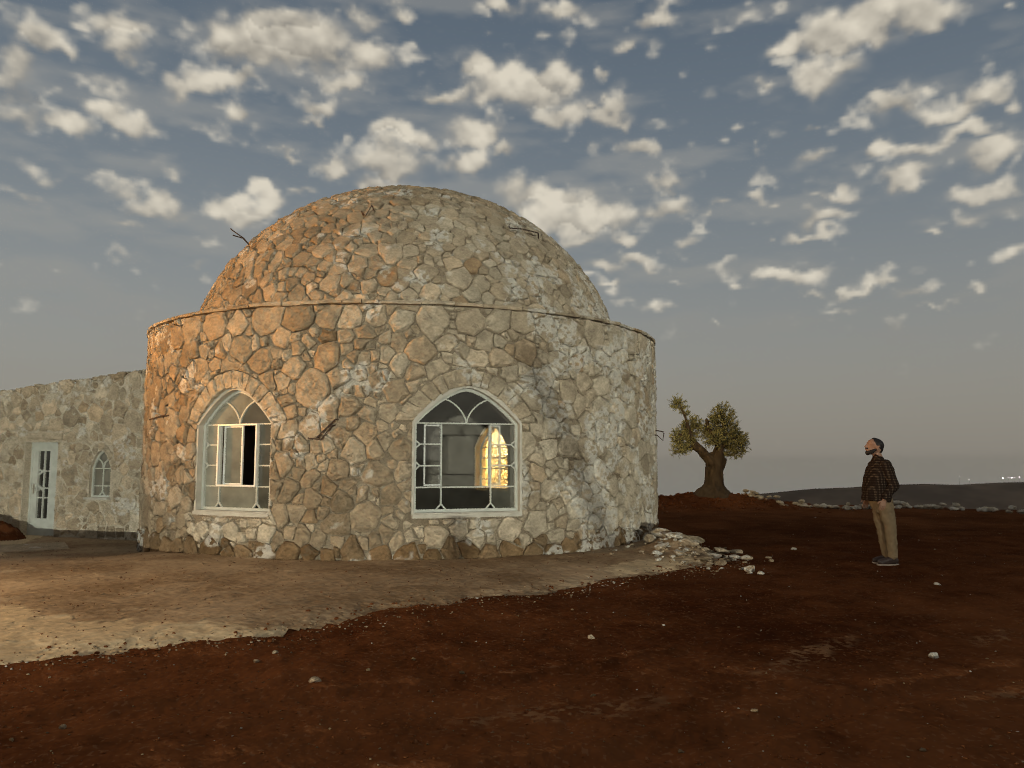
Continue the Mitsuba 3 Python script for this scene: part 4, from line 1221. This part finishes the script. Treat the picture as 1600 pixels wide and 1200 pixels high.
soil = thing('soil_heap', 'low heap of dark red soil in front of the wing, left of the door', 'soil heap')
X, Y = np.meshgrid(np.linspace(-1, 1, 60), np.linspace(-1, 1, 40))
Z = 0.50 * np.clip(1 - (np.abs(X) ** 2.6 + Y ** 2), 0, 1) ** 0.7 * (0.7 + 0.5 * nfbm(np.stack([X * 3, Y * 2, 0 * X], -1), 4, 61)) + 0.16 * nfbm(np.stack([X * 9, Y * 5, 0 * X], -1), 4, 62)
i, j = np.meshgrid(np.arange(39), np.arange(59), indexing='ij')
a = (i * 60 + j).ravel()
base = WA + WE * 3.8 + WN * 0.62
V = np.stack([base[0] - WE[0] * X * 1.35 + WN[0] * Y * 0.62, base[1] - WE[1] * X * 1.35 + WN[1] * Y * 0.62, Z - 0.34], -1).reshape(-1, 3)
put(f'{soil}__mound', tm(V, np.vstack([np.stack([a, a + 1, a + 61], 1), np.stack([a, a + 61, a + 60], 1)])), 'red_earth', smooth=True)

slab = thing('stone_slab', 'long flat pale slab lying on the ground before the wing door', 'slab')
m = trimesh.creation.box((3.2, 1.0, 0.07)).subdivide().subdivide().subdivide()
m.vertices[:, :2] += 0.05 * (nfbm(m.vertices * 3, 3, 3)[:, None] - 0.5)
m.vertices[:, 1] += 0.22 * (nfbm(m.vertices * [1.3, 0, 0], 3, 5) - 0.5)
put(slab, spin(m, 0.62, (-9.45, 13.35, -0.165), 0.03), 'stone_face', uv=np.tile([0.62, 0.2], (len(m.vertices), 1)), exact=True)

bank = thing('rubble_wall', 'low broken line of white field stones along the far edge of the red yard', 'wall')
big, little = [], []
for k in range(300):
    x = r.uniform(6.9, 24)
    y = np.interp(x, EDGE_X, EDGE_Y) - 0.25 + r.normal(0, 0.22)
    s = r.uniform(0.05, 0.15) * (1.2 if x > 9 else 0.9)
    m = spin(rock(s, 1200 + k, s * 0.5, 1), r.uniform(0, 6), (x, y, float(ground_z(np.array([x]), np.array([y]))[0]) + s * 0.35 + (0.10 if r.random() < 0.3 else 0)))
    (big if s > 0.12 and x < 14 else little).append((m, np.clip(r.normal(0.92, 0.12), 0.4, 1)))
for m, t in big:
    put(f'{bank}__stone', m, 'stone_face', uv=np.tile([t, 0.03], (len(m.vertices), 1)))
put(f'{bank}__small_stones', cat([m for m, t in little]), 'stone_face', uv=np.vstack([np.tile([t, 0.03], (len(m.vertices), 1)) for m, t in little]), kind='stuff')

# ------------------------------------------------------------------ town lamps on the far hill
LAMPS = [(1499, 745, 0.28), (1514, 749, 0.34), (1567, 747, 0.55), (1576, 746, 0.42), (1581, 746.5, 0.5), (1585, 746, 0.36), (1593, 745.5, 0.44)]
WHERE = ['first faint white lamp from the left on the far hill', 'second faint white lamp from the left on the far hill', 'first bright lamp of the cluster at the right end of the hill', 'second lamp of the bright cluster on the far hill', 'middle bright lamp of the cluster on the far hill', 'fourth lamp of the bright cluster on the far hill', 'last lamp of the cluster, nearest the right edge']
for (px, py, s), lab in zip(LAMPS, WHERE):
    key = thing('street_lamp', lab, 'street lamp', 'lamps shining on the far hill')
    a, b = (px - 800) / 1200, (600 - py) / 1200
    d = np.array([a, math.cos(PITCH) - b * math.sin(PITCH), math.sin(PITCH) + b * math.cos(PITCH)])
    q = EYE + d * (820 / d[1])
    put(f'{key}__pole', tube([q - [0, 0, 11.0], q - [0, 0, 0.2]], [0.12, 0.07], 6), 'lamp_black')
    g = trimesh.creation.icosphere(subdivisions=1, radius=s)
    g.vertices += q
    put(f'{key}__globe', g, 'white_paint', smooth=True, emitter={'type': 'area', 'radiance': {'type': 'rgb', 'value': [2.4, 2.3, 2.1]}, 'sampling_weight': 0.02})

# ------------------------------------------------------------------ the two floodlights out of the frame, an added fill, added shadow casters
def floodlight(label, at, to, inten, cut, beam, size, heads=1):
    key = thing('floodlight', label, 'floodlight')
    d = (to - at) / np.linalg.norm(to - at)
    x = np.cross(d, [0, 0, 1])
    x /= np.linalg.norm(x)
    m = np.eye(4)
    m[:3, 0], m[:3, 1], m[:3, 2], m[:3, 3] = x, np.cross(d, x) * -1, -d, at - d * 0.06
    m[:3, 1] = np.cross(m[:3, 2], m[:3, 0])
    hous = tri(m3.Manifold.hull_points(np.array([(sx * size * k, sy * size * 0.8 * k, z) for sx in (-1, 1) for sy in (-1, 1) for k, z in ((1, 0.0), (0.7, 0.14))])))
    g = gz(*at[:2])
    put(f'{key}__stand', cat([tube([at - d * 0.13, (at[0] - d[0] * 0.13 + 0.3 * math.cos(a), at[1] - d[1] * 0.13 + 0.3 * math.sin(a), g)], 0.015, 6) for a in (0.4, 2.5, 4.6)]), 'lamp_black')
    for i in range(heads):
        o = x * 0.34 * (i - (heads - 1) / 2)
        mh = m.copy()
        mh[:3, 3] += o
        put(f'{key}__housing', placed(hous, mh), 'lamp_black')
        scene[f'{key}_beam_{i}'] = {'type': 'spot', 'to_world': T().look_at(origin=(at + o).tolist(), target=(to + o).tolist(), up=[0, 0, 1]), 'intensity': {'type': 'rgb', 'value': list(inten)}, 'cutoff_angle': cut, 'beam_width': beam, 'sampling_weight': 5.0 / heads}


floodlight('black floodlight on a stand far behind the camera, aimed at the dome', COOL_AT, COOL_TO, COOL, 7.8, 5.0, 0.12, 4)
floodlight('black warm floodlight on a stand far off to the left, aimed at the dome', WARM_AT, WARM_TO, WARM, 11.9, 6.5, 0.16)
floodlight('unseen small floodlight added left of the frame to brighten the pale ground', np.array([-11.4, 6.0, 3.3]), FILL_TO, FILL, 38.0, 9.0, 0.10)
post = thing('added_leaning_post', 'unseen leaning post added behind the camera to cast the shadow across the wall', 'post')  # added out of view to throw the slanting band on the wall
put(f'{post}__shaft', tube([(2.55, -5, -0.3), (1.9, -5, 1.1), (1.22, -5, 2.62)], [0.08, 0.075, 0.07], 12), 'timber', smooth=40)
stake = thing('added_short_stake', 'unseen short stake added behind the camera to cast the shadow below the right window', 'stake')  # added out of view to throw the narrow stripe under the sill
put(f'{stake}__shaft', tube([(0.30, -3.0, -0.3), (0.29, -3.0, 0.3), (0.28, -3.0, 0.71)], [0.085, 0.08, 0.078], 12), 'timber', smooth=40)

wl = thing('wall_lamp', 'small warm lamp on the far side of the domed building, shining on the olive tree', 'lamp')
lp = on_drum(112, 2.7, 0.12)
put(f'{wl}__body', tri(m3.Manifold.cylinder(0.14, 0.09, 0.06, 20).translate([float(c) for c in lp + [0, 0, 0.02]])), 'lamp_black')
scene['wall_lamp_beam'] = {'type': 'spot', 'to_world': T().look_at(origin=lp.tolist(), target=[6.2, 24.0, 3.0], up=[0, 0, 1]), 'intensity': {'type': 'rgb', 'value': [38.0, 27.0, 12.0]}, 'cutoff_angle': 34.0, 'beam_width': 12.0, 'sampling_weight': 2.0}
